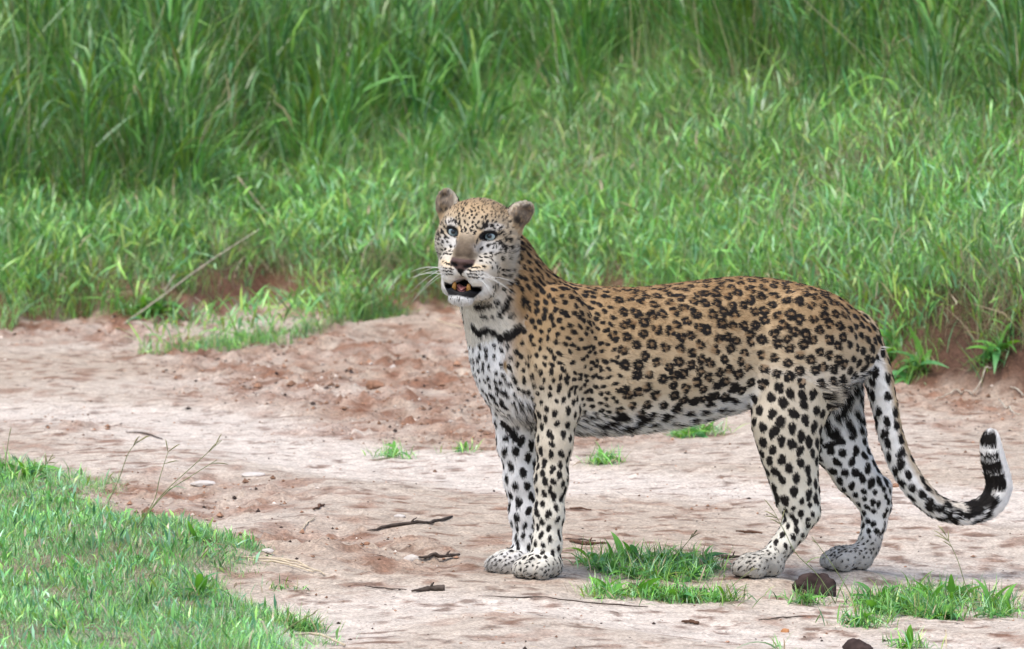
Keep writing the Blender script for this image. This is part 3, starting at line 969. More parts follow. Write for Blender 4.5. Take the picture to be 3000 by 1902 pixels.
def make_spots():
    cand = rg.permutation(len(VB))[:34000]
    P, N, G = VB[cand], NB[cand], GB[cand]
    SPC, R, RO, ST = zone(P, N, G)
    T = flow(P, N, G)
    h = to_head(P)
    face = (G == HEAD) & (h[:, 1] > 30)
    skip = (SPC > 1) | (face & (np.abs(h[:, 0]) < 30 - np.clip(h[:, 2] + 50, 0, 50) * .10) & (h[:, 2] < 4)) | (face & (h[:, 2] < -52) & (h[:, 1] > 48))
    skip |= face & ((np.abs(np.abs(h[:, 0]) - 41) / 25) ** 2 + (h[:, 2] / 17) ** 2 < 1)
    dt = ((P[:, None] - TAILP[None, :, :3]) ** 2).sum(-1)
    ti = dt.argmin(1)
    skip |= (G == TAIL) & (ti > 28)
    pp = PXB[cand]
    skip |= FACING[cand] & (pp[:, 0] > 1360) & (pp[:, 0] < 1540 - .15 * (pp[:, 1] - 860)) & (pp[:, 1] > 860) & (pp[:, 1] < 1005) & ~np.isin(G, (HEAD,))
    skip |= FACING[cand] & (G == HEAD) & (pp[:, 0] > 1442) & (pp[:, 0] < 1512) & (pp[:, 1] > 668) & (pp[:, 1] < 786)
    picked = []
    free = np.nonzero(~skip)[0]
    A_, N_, R_ = np.zeros((9000, 3)), np.zeros((9000, 3)), np.zeros(9000)
    for fac in (1.0, .90, .80, .72):            # fill the gaps in several passes: an even net of spots
        rest = []
        for i in free:
            k = len(picked)
            d = ((A_[:k] - P[i]) ** 2).sum(1)
            lim = (SPC[i] + R_[:k]) * (.5 * fac)
            if ((d < lim * lim) & ((N_[:k] @ N[i]) > .1)).any():
                rest.append(i)
                continue
            A_[k], N_[k], R_[k] = P[i], N[i], SPC[i]
            picked.append(i)
        free = rest
    # even out the net: move every spot to the middle of its cell
    live = np.nonzero(~skip)[0]
    Pl, Nl, Sl = P[live].astype(np.float32), N[live].astype(np.float32), SPC[live].astype(np.float32)
    xo = np.argsort(Pl[:, 0]); Pl, Nl, Sl, live = Pl[xo], Nl[xo], Sl[xo], live[xo]
    where = {int(i): k for k, i in enumerate(live)}
    xs = Pl[:, 0].copy()
    def nearest(q):
        a, b = np.searchsorted(xs, (q[0] - .03, q[0] + .03))
        if b <= a:
            a, b = 0, len(xs)
        return a + int(((Pl[a:b] - q) ** 2).sum(1).argmin())
    cen = Pl[[where[int(i)] for i in picked]].copy()
    for it in range(12):
        ci = np.array([nearest(q) for q in cen])
        best, own = np.full(len(Pl), 9.0, np.float32), np.zeros(len(Pl), int)
        for k, i in enumerate(ci):
            w = Sl[i] * 1.4
            a_, b_ = np.searchsorted(xs, (cen[k, 0] - w, cen[k, 0] + w))
            m = a_ + np.nonzero((np.abs(Pl[a_:b_] - cen[k]) < w).all(1))[0]
            dd = ((Pl[m] - cen[k]) ** 2).sum(1) / Sl[i] ** 2 + 4 * ((Nl[m] @ Nl[i]) < .1)
            b = dd < best[m]
            best[m[b]], own[m[b]] = dd[b], k
        ok = best < 8
        cnt = np.bincount(own[ok], minlength=len(cen)).astype(float)
        new = np.stack([np.bincount(own[ok], Pl[ok, c], len(cen)) for c in range(3)], -1)
        g = cnt > 0
        cen[g] = cen[g] * .1 + .9 * new[g] / cnt[g][:, None]
    # back onto the skin itself
    vo = np.argsort(VB[:, 0]); vx = VB[vo, 0]
    pick = []
    for q in cen:
        a_, b_ = np.searchsorted(vx, (q[0] - .012, q[0] + .012))
        if b_ > a_:
            pick.append(vo[a_ + int(((VB[vo[a_:b_]] - q) ** 2).sum(1).argmin())])
    pick = np.unique(pick)
    P, N, G = VB[pick], NB[pick], GB[pick]
    SPC, R, RO, ST = zone(P, N, G)
    T = flow(P, N, G)
    picked = [i for i in range(len(pick)) if SPC[i] < 1]
    for i in picked:
        p, n, t, r = P[i], N[i], T[i], R[i] * rg.uniform(.88, 1.12)
        b = np.cross(n, t)
        if RO[i]:
            k = rg.choice([3, 4, 4, 5])
            a0, s = rg.uniform(0, 6.28), rg.uniform(.88, 1.04)
            gap = rg.random() < .35
            for j in range(k):
                a = a0 + 6.283 * j / k + rg.uniform(-.22, .22)
                if gap and j == 0:
                    continue
                q = p + (t * math.cos(a) * 1.05 + b * math.sin(a) * .95) * r * .64 * s
                tt = -t * math.sin(a) + b * math.cos(a)
                big = rg.uniform(.85, 1.2) * (1.12 if k == 3 else 1.0)
                blob(q, n, tt, r * .50 * big, r * .40 * big)
                if rg.random() < .3:          # run into the next one: C shapes
                    a2 = a + 6.283 / k * .5
                    q = p + (t * math.cos(a2) * 1.05 + b * math.sin(a2) * .95) * r * .68 * s
                    blob(q, n, -t * math.sin(a2) + b * math.cos(a2), r * .42, r * .27)
            blob(p, n, t, r * 1.0, r * .95, 2)
        else:
            s = ST[i] * rg.uniform(.85, 1.2)
            a = rg.normal(0, .35)
            tt = t * math.cos(a) + b * math.sin(a)
            blob(p, n, tt, r * math.sqrt(s), r / math.sqrt(s))
            if r > .006 and rg.random() < .35:
                q = p + (tt * rg.uniform(.6, 1.0) + np.cross(n, tt) * rg.uniform(-.7, .7)) * r
                blob(q, n, tt, r * .75, r * .6)
make_spots()

def mark(u, v, r1, r2=None, ang=0.0, kind=1):
    """a marking seen at photo pixel (u, v): half sizes in pixels, ang in degrees from the picture's horizontal"""
    i = surf(u, v)
    if i is None:
        return
    a = math.radians(ang)
    t = dir2loc(np.array([math.cos(a), 0, math.sin(a)]))
    n = NB[i]
    t = t - n * (t @ n)
    t /= np.linalg.norm(t) + 1e-9
    blob(VB[i], n, t, r1 * PX, (r2 or r1) * PX, kind)
# dark collar across the throat and the bars below it
for u, v, a, b, g in ((1378, 968, 15, 11, -50), (1392, 983, 17, 11, -35), (1412, 975, 20, 11, 35), (1436, 980, 15, 10, -30), (1455, 992, 17, 10, -50), (1474, 986, 20, 9, 55), (1492, 984, 26, 15, 35),
                      (1515, 967, 24, 15, 45), (1400, 903, 26, 11, 12), (1424, 901, 9, 8, 0), (1451, 889, 10, 10, 0), (1478, 905, 22, 9, 55), (1490, 885, 20, 8, 60), (1454, 930, 9, 9, 0), (1500, 930, 13, 7, 50),
                      (1540, 880, 8, 22, 0), (1408, 934, 14, 7, 0), (1433, 935, 7, 7, 0)):
    mark(u, v, a, b, g)
for t in (0, .5, 1, 1.5, 2, 2.5, 3):       # bar inside the far foreleg
    mark(1466 + 16 * t, 1250 + 13 * t, 15, 11, -42)
for u, v, a, b, g in ((1466, 1195, 16, 9, -55), (1550, 1200, 10, 17, 15), (1546, 1237, 11, 15, 0), (1433, 1167, 13, 10, -20), (1467, 1155, 12, 12, 0)):
    mark(u, v, a, b, g)
for u, v, a, b, g in ((2485, 1195, 16, 40, -22), (2452, 1268, 22, 22, 0), (2470, 1120, 12, 24, -25), (2432, 1305, 26, 10, 15), (2505, 1255, 12, 24, 15)):   # inner far thigh
    mark(u, v, a, b, g)
for u, v, a, b, g in ((1700, 1275, 26, 9, 12), (1770, 1250, 22, 13, 20), (1820, 1230, 26, 16, 30), (1830, 1262, 40, 12, 5), (1890, 1240, 24, 14, 25), (1950, 1232, 20, 14, 20),
                      (2045, 1185, 17, 16, 0), (2092, 1172, 20, 18, 20), (2112, 1132, 20, 14, 35), (2160, 1145, 18, 20, 0), (2135, 1178, 15, 10, 20), (1990, 1200, 20, 12, 25)):        # belly
    mark(u, v, a, b, g)
for u, v, a, b, g in ((2735, 1470, 16, 10, -40), (2722, 1497, 18, 11, -32), (2764, 1488, 17, 9, -20), (2790, 1474, 15, 9, -15), (2788, 1508, 18, 10, -8), (2812, 1522, 20, 7, 0)):
    mark(u, v, a, b, g)
_bt = L(np.array([2836, 2890, 2918, 2910, 2903, 2900]), np.array([1497, 1472, 1410, 1362, 1331, 1294]), -.010)
_bh = np.array([25, 21, 25, 18, 9, 22]) * PX
def tail_bands(P, N, G):
    out = np.zeros(len(P))
    m = np.nonzero(G == TAIL)[0]
    if len(m) == 0:
        return out
    t = np.gradient(TAILP[:, :3], axis=0)
    t /= np.linalg.norm(t, axis=1)[:, None]
    rag = (fbm(P[m], .010, 2, 17) - .5) * .010
    i = ((P[m][:, None] - TAILP[None, :, :3]) ** 2).sum(-1).argmin(1)
    back = np.stack([-t[i][:, 2], 0 * i, t[i][:, 0]], -1)
    dn = (N[m] * back).sum(1)
    for c, hl in zip(_bt, _bh):
        k = ((TAILP[:, :3] - c) ** 2).sum(1).argmin()
        d = np.abs((P[m] - TAILP[k, :3]) @ t[k]) + rag
        near = np.linalg.norm(P[m] - TAILP[k, :3], axis=1) < .062
        out[m] = np.maximum(out[m], sstep(hl + .001, hl - .0015, d) * sstep(-.30, -.08, dn + rag * 30) * near)
    return out
for x, y, a, b, g in ((1065, 690, 20, 27, 0), (1085, 775, 21, 28, 0), (1132, 712, 14, 22, 10), (1055, 852, 15, 34, 0), (1010, 896, 19, 20, 0), (1128, 785, 11, 26, 0), (1126, 845, 13, 28, 0), (1030, 640, 13, 30, -10),
                      (1080, 605, 13, 22, -15), (1112, 632, 12, 22, -15), (1020, 560, 12, 22, 10), (962, 890, 12, 15, 0), (940, 836, 14, 13, 0), (992, 842, 14, 12, 0), (1000, 796, 36, 8, 20), (1030, 755, 13, 12, 0),
                      (962, 765, 13, 14, 0), (990, 705, 12, 18, 0), (955, 700, 12, 14, 0), (1165, 770, 9, 22, 0), (1165, 700, 10, 22, 0), (920, 790, 12, 9, 30), (950, 740, 10, 9, 0), (880, 880, 12, 10, 0), (905, 840, 9, 9, 0),
                      (592, 440, 9, 38, -5), (860, 470, 13, 40, 5), (905, 490, 14, 15, 0), (640, 500, 10, 14, 0), (690, 505, 9, 14, 0), (800, 492, 12, 14, 0), (770, 470, 10, 18, 0), (545, 435, 14, 9, 40), (940, 470, 10, 9, -30),
                      (412, 787, 15, 24, 0), (440, 740, 20, 11, -10), (480, 750, 14, 9, 0), (420, 690, 10, 16, 0), (505, 710, 16, 8, 10)):
    mark(1160 + x / 3.306, 509 + y / 3.306, a / 3.306 * 1.05, b / 3.306 * 1.05, g)
# face: eye liner, tear marks, whisker rows, lips
def hmark(x, z, r1, r2, ang=0.0, kind=1, both=True):
    for s in ((1, -1) if both else (1,)):
        q = np.array([x * s, 0, z], float)
        hb = HVB
        m = np.nonzero((np.abs(hb[:, 0] - q[0]) < 5) & (np.abs(hb[:, 2] - z) < 5) & (hb[:, 1] > 0) & np.isin(GB, (HEAD, EAR)))[0]
        if len(m) == 0:
            continue
        d = ((hb[m][:, [0, 2]] - q[[0, 2]]) ** 2).sum(1)
        near = m[d < d.min() + 3]
        i = near[np.argmax(hb[near, 1])]
        a = math.radians(ang)
        t = RH @ np.array([math.cos(a) * s, 0, math.sin(a)])
        n = NB[i]
        t = t - n * (t @ n)
        t /= np.linalg.norm(t) + 1e-9
        blob(VB[i], n, t, r1 / 1000, r2 / 1000, kind)
HVB = to_head(VB)
for k, (z0, zz) in enumerate(((-66, -63), (-74, -73), (-81, -82), (-87, -90))):
    for j in range(5):
        hmark(18 + j * 7.2, z0 + (zz - z0) * j / 4 - .02 * (j - 2) ** 2, 4.2, 2.3, 4)
for x, z, a, b, g in ((63, 7, 9, 2.2, 20), (69, 6, 5, 3, -40), (24, -12, 7, 2.2, 60), (22, -22, 5, 1.6, 75), (60, -10, 9, 1.6, 25), (52, -15, 8, 1.4, 12),
                      (34, 22, 3, 6, 10), (36, 32, 3, 6, -10), (45, 25, 4, 4, 0), (52, 20, 5, 3, 0), (30, 40, 3, 6, 0), (73, -5, 4, 7, 20), (78, 10, 4, 5, 0), (82, -8, 4, 6, 10), (77, -22, 6, 7, 0), (87, -20, 4, 6, 0),
                      (12, -130, 1.6, 1.3, 0), (3, -134, 1.4, 1.4, 0), (20, -136, 1.8, 1.4, 0), (9, -141, 1.6, 1.6, 0), (17, -128, 1.3, 1.3, 0), (26, -131, 1.5, 1.2, 0), (10, 12, 7, 1.5, -25), (0, 4, 3, 1.5, 0), (14, 4, 3, 1.5, 30)):
    hmark(x, z, a, b, g)

BC = np.array([b[0] for b in BLOBS])
def paint_blobs(P, N):
    """ink and brown coverage of points"""
    cell = .03
    key = np.floor(P / cell).astype(np.int64) + 200
    kk = (key[:, 0] * 1000 + key[:, 1]) * 1000 + key[:, 2]
    order = np.argsort(kk, kind='stable')
    ks = kk[order]
    uk, st = np.unique(ks, return_index=True)
    en = np.append(st[1:], len(ks))
    table = {int(k): (a, b) for k, a, b in zip(uk, st, en)}
    ink, bro = np.zeros(len(P)), np.zeros(len(P))
    rag = (fbm(P, .005, 2, 3) - .5) * .75
    for p, n, t, r1, r2, kind in BLOBS:
        lo = np.floor((p - max(r1, r2) * 1.5) / cell).astype(int) + 200
        hi = np.floor((p + max(r1, r2) * 1.5) / cell).astype(int) + 200
        idx = [order[slice(*table[k])] for a in range(lo[0], hi[0] + 1) for b in range(lo[1], hi[1] + 1) for c in range(lo[2], hi[2] + 1) for k in ((a * 1000 + b) * 1000 + c,) if k in table]
        if not idx:
            continue
        idx = np.concatenate(idx)
        q = P[idx] - p
        ok = (N[idx] @ n) > -.2
        e = np.sqrt(((q @ t) / r1) ** 2 + ((q @ np.cross(n, t)) / r2) ** 2 + ((q @ n) / (1.3 * max(r1, r2))) ** 2)
        v = np.where(ok, 1 - e + rag[idx] * (.9 if kind == 1 else .5), -1)
        if kind == 1:
            ink[idx] = np.maximum(ink[idx], sstep(-.13, .11, v))
        else:
            bro[idx] = np.maximum(bro[idx], sstep(-.05, .3, v))
    return ink, bro

C_ = lambda *a: np.array(a)
TAN_D, TAN, SAND_, CREAM, WHITE, INK = C_(.270, .165, .076), C_(.350, .240, .128), C_(.46, .36, .235), C_(.56, .50, .40), C_(.80, .79, .77), C_(.012, .010, .009)
def coat(P, N, G):
    """base colour of skin or hair at points"""
    n = len(P)
    x, z = P[:, 0], P[:, 2]
    zt, zb = np.interp(x, TX, TZT), np.interp(x, TX, TZB)
    zr = np.clip((z - zb) / (zt - zb + 1e-6), -1, 1.2) + (fbm(P, .12, 3, 21) - .5) * .25
    mix = lambda a, b, t: a + (b - a) * t[:, None]
    c = mix(np.broadcast_to(CREAM, (n, 3)), SAND_, sstep(.12, .34, zr))
    c = mix(c, TAN, sstep(.38, .75, zr))
    c = mix(c, TAN_D, sstep(.80, 1.02, zr) * .8)
    c = mix(c, WHITE * .97, sstep(.27, .06, zr) * sstep(.7, .1, N[:, 2]) * np.isin(G, (TORSO,)))
    leg = np.isin(G, (FN, FF, HN, HF))
    side = np.where(np.isin(G, (FF, HF)) | ((G == TORSO) & (P[:, 1] > 0)), 1.0, -1.0)        # outer side of the limb
    outer = N[:, 1] * side
    lc = mix(mix(np.broadcast_to(C_(.68, .65, .57), (n, 3)), CREAM, sstep(.10, .32, z)), SAND_, sstep(.34, .56, z))
    lc = mix(lc, TAN, sstep(.52, .70, z))
    lc = mix(lc, WHITE, sstep(-.15, -.65, outer + (fbm(P, .05, 2, 8) - .5) * .4))
    lc = mix(lc, WHITE, np.where(np.isin(G, (FF, HF)), sstep(-.1, -.6, N[:, 1]), 0))
    rear = x > L(2080, 1100)[0]
    up = np.where(rear, sstep(.36, .60, z), sstep(.34, .52, z))
    lc = mix(lc, c, up)
    # the haunch and shoulder carry the limb's colours up into the flank without a seam
    near_limb = (G == TORSO) & (N[:, 2] > -.45) & (np.abs(P[:, 1]) > .03)
    w_ = np.where(rear, sstep(L(2060, 1100)[0], L(2380, 1100)[0], x), sstep(X_SHOULDER, X_SHOULDER - .06, x)) * near_limb * sstep(.03, .07, np.abs(P[:, 1]))
    c = np.where(leg[:, None], lc, mix(c, lc, w_))
    shoulder = np.isin(G, (TORSO, NECK)) & (x < X_SHOULDER)
    chest = sstep(-.30, -.72, N[:, 0] + (fbm(P, .06, 2, 12) - .5) * .3) * sstep(.63, .56, z) * (x < X_SHOULDER)
    c = np.where((shoulder | leg)[:, None], mix(c, WHITE, chest * np.isin(G, (TORSO, NECK, FF)) * sstep(-.115, -.075, P[:, 1])), c)
    throat = (G == NECK) & (N[:, 0] < 0)
    c = np.where(throat[:, None], mix(c, C_(.66, .62, .54), sstep(-.1, -.5, N[:, 0])), c)
    # tail: tan on its upper side at the root, white below and at the tip
    m = G == TAIL
    if m.any():
        i = ((P[:, None][m] - TAILP[None, :, :3]) ** 2).sum(-1).argmin(1)
        t = np.gradient(TAILP[:, :3], axis=0)
        t /= np.linalg.norm(t, axis=1)[:, None]
        back = np.stack([-t[:, 2], 0 * t[:, 0], t[:, 0]], -1)        # dorsal side
        dn = (N[m] * back[i]).sum(1)
        tc = mix(np.broadcast_to(WHITE, (m.sum(), 3)), SAND_, sstep(-.1, .6, dn) * sstep(40, 8, i))
        c[m] = tc
    dirt = np.isin(G, (FN, FF, HN, HF)) & (z < .07)
    c = np.where(dirt[:, None], mix(c, C_(.34, .315, .275), sstep(.085, .03, z) * (.55 + .5 * fbm(P, .02, 2, 31))), c)
    pads = np.isin(G, (FN, FF, HN, HF)) & (N[:, 2] < -.75) & (z < .03)
    c[pads] = (.03, .022, .02)
    ink, bro = paint_blobs(P, N)
    ink = np.maximum(ink, tail_bands(P, N, G))
    c = mix(c, C_(.30, .165, .070) * .5 + c * .25, bro * .9)
    # ---- face
    h = to_head(P)
    nh = N @ RH
    hd = G == HEAD
    X, Y, Z = np.abs(h[:, 0]), h[:, 1], h[:, 2]
    fc = mix(np.broadcast_to(C_(.45, .37, .265), (n, 3)), C_(.40, .29, .17), sstep(20, 62, Z))
    fc = mix(fc, C_(.50, .455, .38), sstep(-6, -30, Z) * sstep(22, 34, X))
    fc = mix(fc, C_(.48, .39, .28), sstep(0, -60, Y) * sstep(50, 90, X))
    def spot(cx, cz, rx, rz, soft=.5):
        e = np.sqrt(((X - cx) / rx) ** 2 + ((Z - cz) / rz) ** 2) + (fbm(P, .008, 2, 4) - .5) * .3
        return sstep(1 + soft, 1 - soft * .2, e) * (Y > 0)
    fc = mix(fc, WHITE * .72, spot(46, 20, 16, 8) * .6)          # pale brows
    fc = mix(fc, WHITE * .82, spot(43, -22, 20, 11, .8) * .7)          # pale cheeks below the eyes
    fc = mix(fc, C_(.62, .47, .30), spot(22, -2, 5, 14) * .8)
    bridge = sstep(34, 15, X + np.clip(-Z - 30, 0, 40) * .05) * sstep(18, -22, Z) * sstep(-62, -54, Z) * (Y > 35)
    fc = mix(fc, C_(.098, .072, .050), bridge * (.95 + .4 * (fbm(P, .02, 2, 6) - .5)))
    padw = sstep(-56, -64, Z) * sstep(62, 48, X) * (Y > 42)
    fc = mix(fc, mix(np.broadcast_to(C_(.72, .70, .66), (n, 3)), C_(.60, .47, .30), sstep(-84, -62, Z) * sstep(8, 20, X)), padw)
    chin = sstep(-121, -127, Z) * (Y > 40) * sstep(44, 32, X)
    fc = mix(fc, WHITE * .85, chin)
    fc = mix(fc, SAND_ * .9, sstep(5, -45, Y))
    c = np.where(hd[:, None], fc, c)
    c = mix(c, np.broadcast_to(INK, (n, 3)), ink * np.where(G == EAR, 0, 1))
    c = c * np.where(hd, .80 + .40 * fbm(P, .0035, 2, 44), 1.0)[:, None]
    # bare and black parts of the face
    K = np.zeros(n)
    er = np.sqrt(((X - 41) / 18.5) ** 2 + ((Z - 1.5 - (X - 41) * .16) / 13.0) ** 2)
    K = np.maximum(K, hd * (Y > 25) * sstep(1.08, .92, er))
    l_up = -95 - 12 * np.clip(X / 20, 0, 1) + .10 * np.clip(X - 28, 0, 40)
    l_lo = -132 - .14 * X + 1.3 * np.clip(X - 28, 0, 40)
    lip = hd * (Y > 34) * sstep(l_lo - 2, l_lo + 2, Z) * sstep(l_up, l_up - 4, Z) * sstep(47, 40, X)
    K = np.maximum(K, lip)
    K = np.maximum(K, hd * (X < 1.8) * (Z < -74) * (Z > -99) * (Y > 80))
    noseb = hd * (Y > 92) * sstep(29, 25, X + np.clip(-62 - Z, 0, 20) * 1.25) * sstep(-84, -80, Z) * sstep(-48, -53, Z)
    c = mix(c, np.broadcast_to(C_(.075, .045, .040), (n, 3)), noseb)
    nos = hd * (Y > 92) * np.maximum(sstep(1.2, .8, np.sqrt(((X - 16) / 10) ** 2 + ((Z + 64 + (X - 16) * -.25) / 4.2) ** 2)), sstep(-70, -74, Z) * sstep(8, 5, X) * (Z > -90))
    K = np.maximum(K, nos * (noseb > 0) + 0)
    c = mix(c, np.broadcast_to(C_(.010, .009, .010), (n, 3)), np.clip(K, 0, 1))
    # ears
    m = G == EAR
    if m.any():
        ec = np.zeros((n, 3))
        for s, (cc, M) in EARS.items():
            q = (h - cc) @ M
            mm = m & (h[:, 0] * s > 0)
            rim = np.sqrt((q[:, 0] / 27) ** 2 + (q[:, 2] / 36) ** 2)
            inside = (q[:, 1] > -2)
            a = mix(np.broadcast_to(C_(.30, .245, .19), (n, 3)), C_(.035, .028, .024), sstep(12, -10, q[:, 2]) * sstep(18, 6, np.abs(q[:, 0] + 2 * s)) * .95)
            a = mix(a, C_(.11, .095, .085), sstep(10, 24, q[:, 2]) * .8)
            a = mix(a, C_(.70, .64, .52), sstep(.80, .97, rim) * sstep(-20, 8, q[:, 2]))
            a = mix(a, C_(.55, .42, .27), sstep(-12, -26, q[:, 2]))
            a = mix(a, C_(.45, .33, .20), (fbm(P, .006, 2, 41) > .62) * .5)
            b = mix(np.broadcast_to(C_(.02, .018, .016), (n, 3)), C_(.6, .55, .45), sstep(8, 24, q[:, 2]))
            ec[mm] = np.where(inside[:, None], a, b)[mm]
        c = np.where(m[:, None], ec, c)
    bare = (np.clip(K, 0, 1) > .5) & hd | (noseb > .4) | pads
    return np.clip(c, .004, .95), bare

COL, BARE = coat(VB, NB, GB)
# ------------------------------------------------------------------ leopard: objects
def fur_material(name):
    N = Nodes(name)
    a = N.n("ShaderNodeAttribute", attribute_name="col")
    N.l(a.outputs["Color"], N.bsdf.inputs["Base Color"])
    N.bsdf.inputs["Roughness"].default_value = 0.6
    N.bsdf.inputs["Specular IOR Level"].default_value = 0.15
    return N
SKIN = fur_material("leopard_skin")
_at = [x for x in SKIN.t.nodes if x.type == 'ATTRIBUTE'][0]
_w = SKIN.n("ShaderNodeAttribute", attribute_name="wet")
_mr = SKIN.n("ShaderNodeMapRange", To_Min=.75, To_Max=.6)
SKIN.l(_w.outputs["Fac"], _mr.inputs["Value"])
SKIN.l(_mr.outputs[0], SKIN.bsdf.inputs["Roughness"])
leopard = new_mesh("leopard", VB, FB, SKIN.m, cols=COL)
_wa = leopard.data.attributes.new("wet", 'FLOAT', 'POINT')
_wa.data.foreach_set("value", BARE.astype(np.float32))
leopard.location = LO
leopard.rotation_euler = (0, 0, PSI)
tag(leopard, "spotted leopard standing side-on on the dirt track with mouth open", "leopard")

def make_fur(n):
    rf = np.random.default_rng(5)
    tri = np.concatenate([FB[:, [0, 1, 2]], FB[:, [0, 2, 3]]])
    A = np.linalg.norm(np.cross(VB[tri[:, 1]] - VB[tri[:, 0]], VB[tri[:, 2]] - VB[tri[:, 0]]), axis=1)
    g = GB[tri[:, 0]]
    A = A * np.where(g == HEAD, 2.2, np.where(g == EAR, 1.8, 1.0))
    t = tri[rf.choice(len(tri), n, p=A / A.sum())]
    a, b = rf.random(n), rf.random(n)
    f = a + b > 1
    a[f], b[f] = 1 - a[f], 1 - b[f]
    w = np.stack([1 - a - b, a, b], -1)
    P = (VB[t] * w[..., None]).sum(1)
    N = (NB[t] * w[..., None]).sum(1)
    N /= np.linalg.norm(N, axis=1)[:, None]
    G = GB[t[:, 0]]
    c, bare = coat(P, N, G)
    h = to_head(P)
    keep = ~bare & ~((G == HEAD) & (h[:, 1] > 20) & (np.abs(h[:, 0]) < 60) & (h[:, 2] < -95) & (h[:, 2] > -123) & (N[:, 2] != 9) & (c.sum(1) < .1))
    P, N, G, c, h = P[keep], N[keep], G[keep], c[keep], h[keep]
    n = len(P)
    T = flow(P, N, G)
    x, z = P[:, 0], P[:, 2]
    zb, zt = np.interp(x, TX, TZB), np.interp(x, TX, TZT)
    zr = (z - zb) / (zt - zb + 1e-6)
    ln = np.where(x < X_SHOULDER, .0054, .0064)
    ln = np.where(np.isin(G, (TORSO,)) & (zr < .22), .0058 + .017 * sstep(.20, .02, zr), ln)
    ln = np.where(np.isin(G, (FN, FF, HN, HF)), .0054, ln)
    ln = np.where(np.isin(G, (HF,)) & (N[:, 1] < 0) & (z > .3), .014, ln)
    ln = np.where(np.isin(G, (FN, FF, HN, HF)) & (z < .07), .0055, ln)
    ln = np.where(G == TAIL, np.where(x > L(2700, 1450)[0], .0105, .0075), ln)
    ln = np.where((G == NECK) | (np.isin(G, (TORSO, NECK, FF)) & (N[:, 0] < -.5)), .0085, ln)
    fr = sstep(-10, 70, h[:, 1])
    ln = np.where(G == HEAD, .010 - .0068 * fr, ln)
    ln = np.where((G == HEAD) & (h[:, 2] < -120) & (h[:, 1] > 40), .0085, ln)
    ln = np.where(G == EAR, .006, ln)
    ln *= rf.uniform(.65, 1.2, n)
    lift = np.where(G == HEAD, .30, np.where(G == EAR, .75, .30))
    lift = np.where(np.isin(G, (TORSO,)) & (zr < .15), .45, lift)
    clump = np.stack([fbm(P, .012, 2, s) - .5 for s in (51, 52, 53)], -1)
    D = T + N * lift[:, None] + rf.normal(0, .14, (n, 3)) + clump * .75
    D /= np.linalg.norm(D, axis=1)[:, None]
    D = D + N * np.clip(.12 - (D * N).sum(1), 0, None)[:, None]
    S = np.array([0, .35, .7, 1.0])
    down = T - N * .22
    pts = P[:, None] - N[:, None] * .0006 + (D[:, None] * S[None, :, None] + (down * .30)[:, None] * (S ** 2)[None, :, None]) * ln[:, None, None]
    hc = bpy.data.hair_curves.new("fur")
    hc.add_curves([4] * n)
    hc.position_data.foreach_set("vector", pts.astype(np.float32).ravel())
    ra = hc.attributes.get("radius") or hc.attributes.new("radius", 'FLOAT', 'POINT')
    rr = np.array([.00038, .00036, .00026, .00006])[None] * np.where(G == HEAD, .75, 1.0)[:, None] * rf.uniform(.8, 1.2, n)[:, None]
    ra.data.foreach_set("value", rr.astype(np.float32).ravel())
    ca = hc.attributes.new("col", 'FLOAT_COLOR', 'CURVE')
    cc = np.ones((n, 4), np.float32)
    cc[:, :3] = np.clip(c * rf.uniform(.86, 1.14, n)[:, None], 0, .95)
    ca.data.foreach_set("color", cc.ravel())
    M = fur_material("leopard_fur")
    hc.materials.append(M.m)
    o = link(bpy.data.objects.new("fur", hc), leopard)
    return o
make_fur(N_FUR)

# eyes
def eye_ball():
    V, F, C = [], [], []
    rings, seg, r = 22, 28, .0158
    for i in range(rings + 1):
        t = math.pi * i / rings
        for k in range(seg):
            a = 2 * math.pi * k / seg
            bulge = 1 + .07 * math.exp(-(t / .5) ** 2)
            V.append((r * math.sin(t) * math.cos(a), -r * math.cos(t) * bulge, r * math.sin(t) * math.sin(a)))
            d = math.degrees(t)
            if d < 19:
                c = (.008, .012, .016)
            elif d < 44:
                s = .85 + .3 * math.sin(a * 9 + d) * .5 + .12 * math.sin(a * 23)
                e = .55 + .55 * sstep(15, 30, d)
                c = tuple(np.array((.26, .34, .36)) * s * e)
            elif d < 50:
                c = (.03, .05, .06)
            else:
                c = (.10, .085, .07)
            C.append(c)
    for i in range(rings):
        for k in range(seg):
            F.append([i * seg + k, i * seg + (k + 1) % seg, (i + 1) * seg + (k + 1) % seg, (i + 1) * seg + k])
    return V, F, C
EYE_MAT = fur_material("leopard_eye")
EYE_MAT.bsdf.inputs["Roughness"].default_value = .06
EYE_MAT.bsdf.inputs["Specular IOR Level"].default_value = .6
_ev, _ef, _ec = eye_ball()
_em = None
for s in (-1, 1):
    if _em is None:
        e = new_mesh("eye", _ev, _ef, EYE_MAT.m, leopard, _ec)
        _em = e.data
    else:
        e = link(bpy.data.objects.new("eye", _em), leopard)
    # gaze: towards the viewer's left, as the face points
    gz = RH @ np.array([0.04, 1, 0.03])
    gz /= np.linalg.norm(gz)
    q = Vector(gz).to_track_quat('-Y', 'Z')
    e.location = H(41 * s, EYE_Y, 0.0)
    e.rotation_euler = q.to_euler()

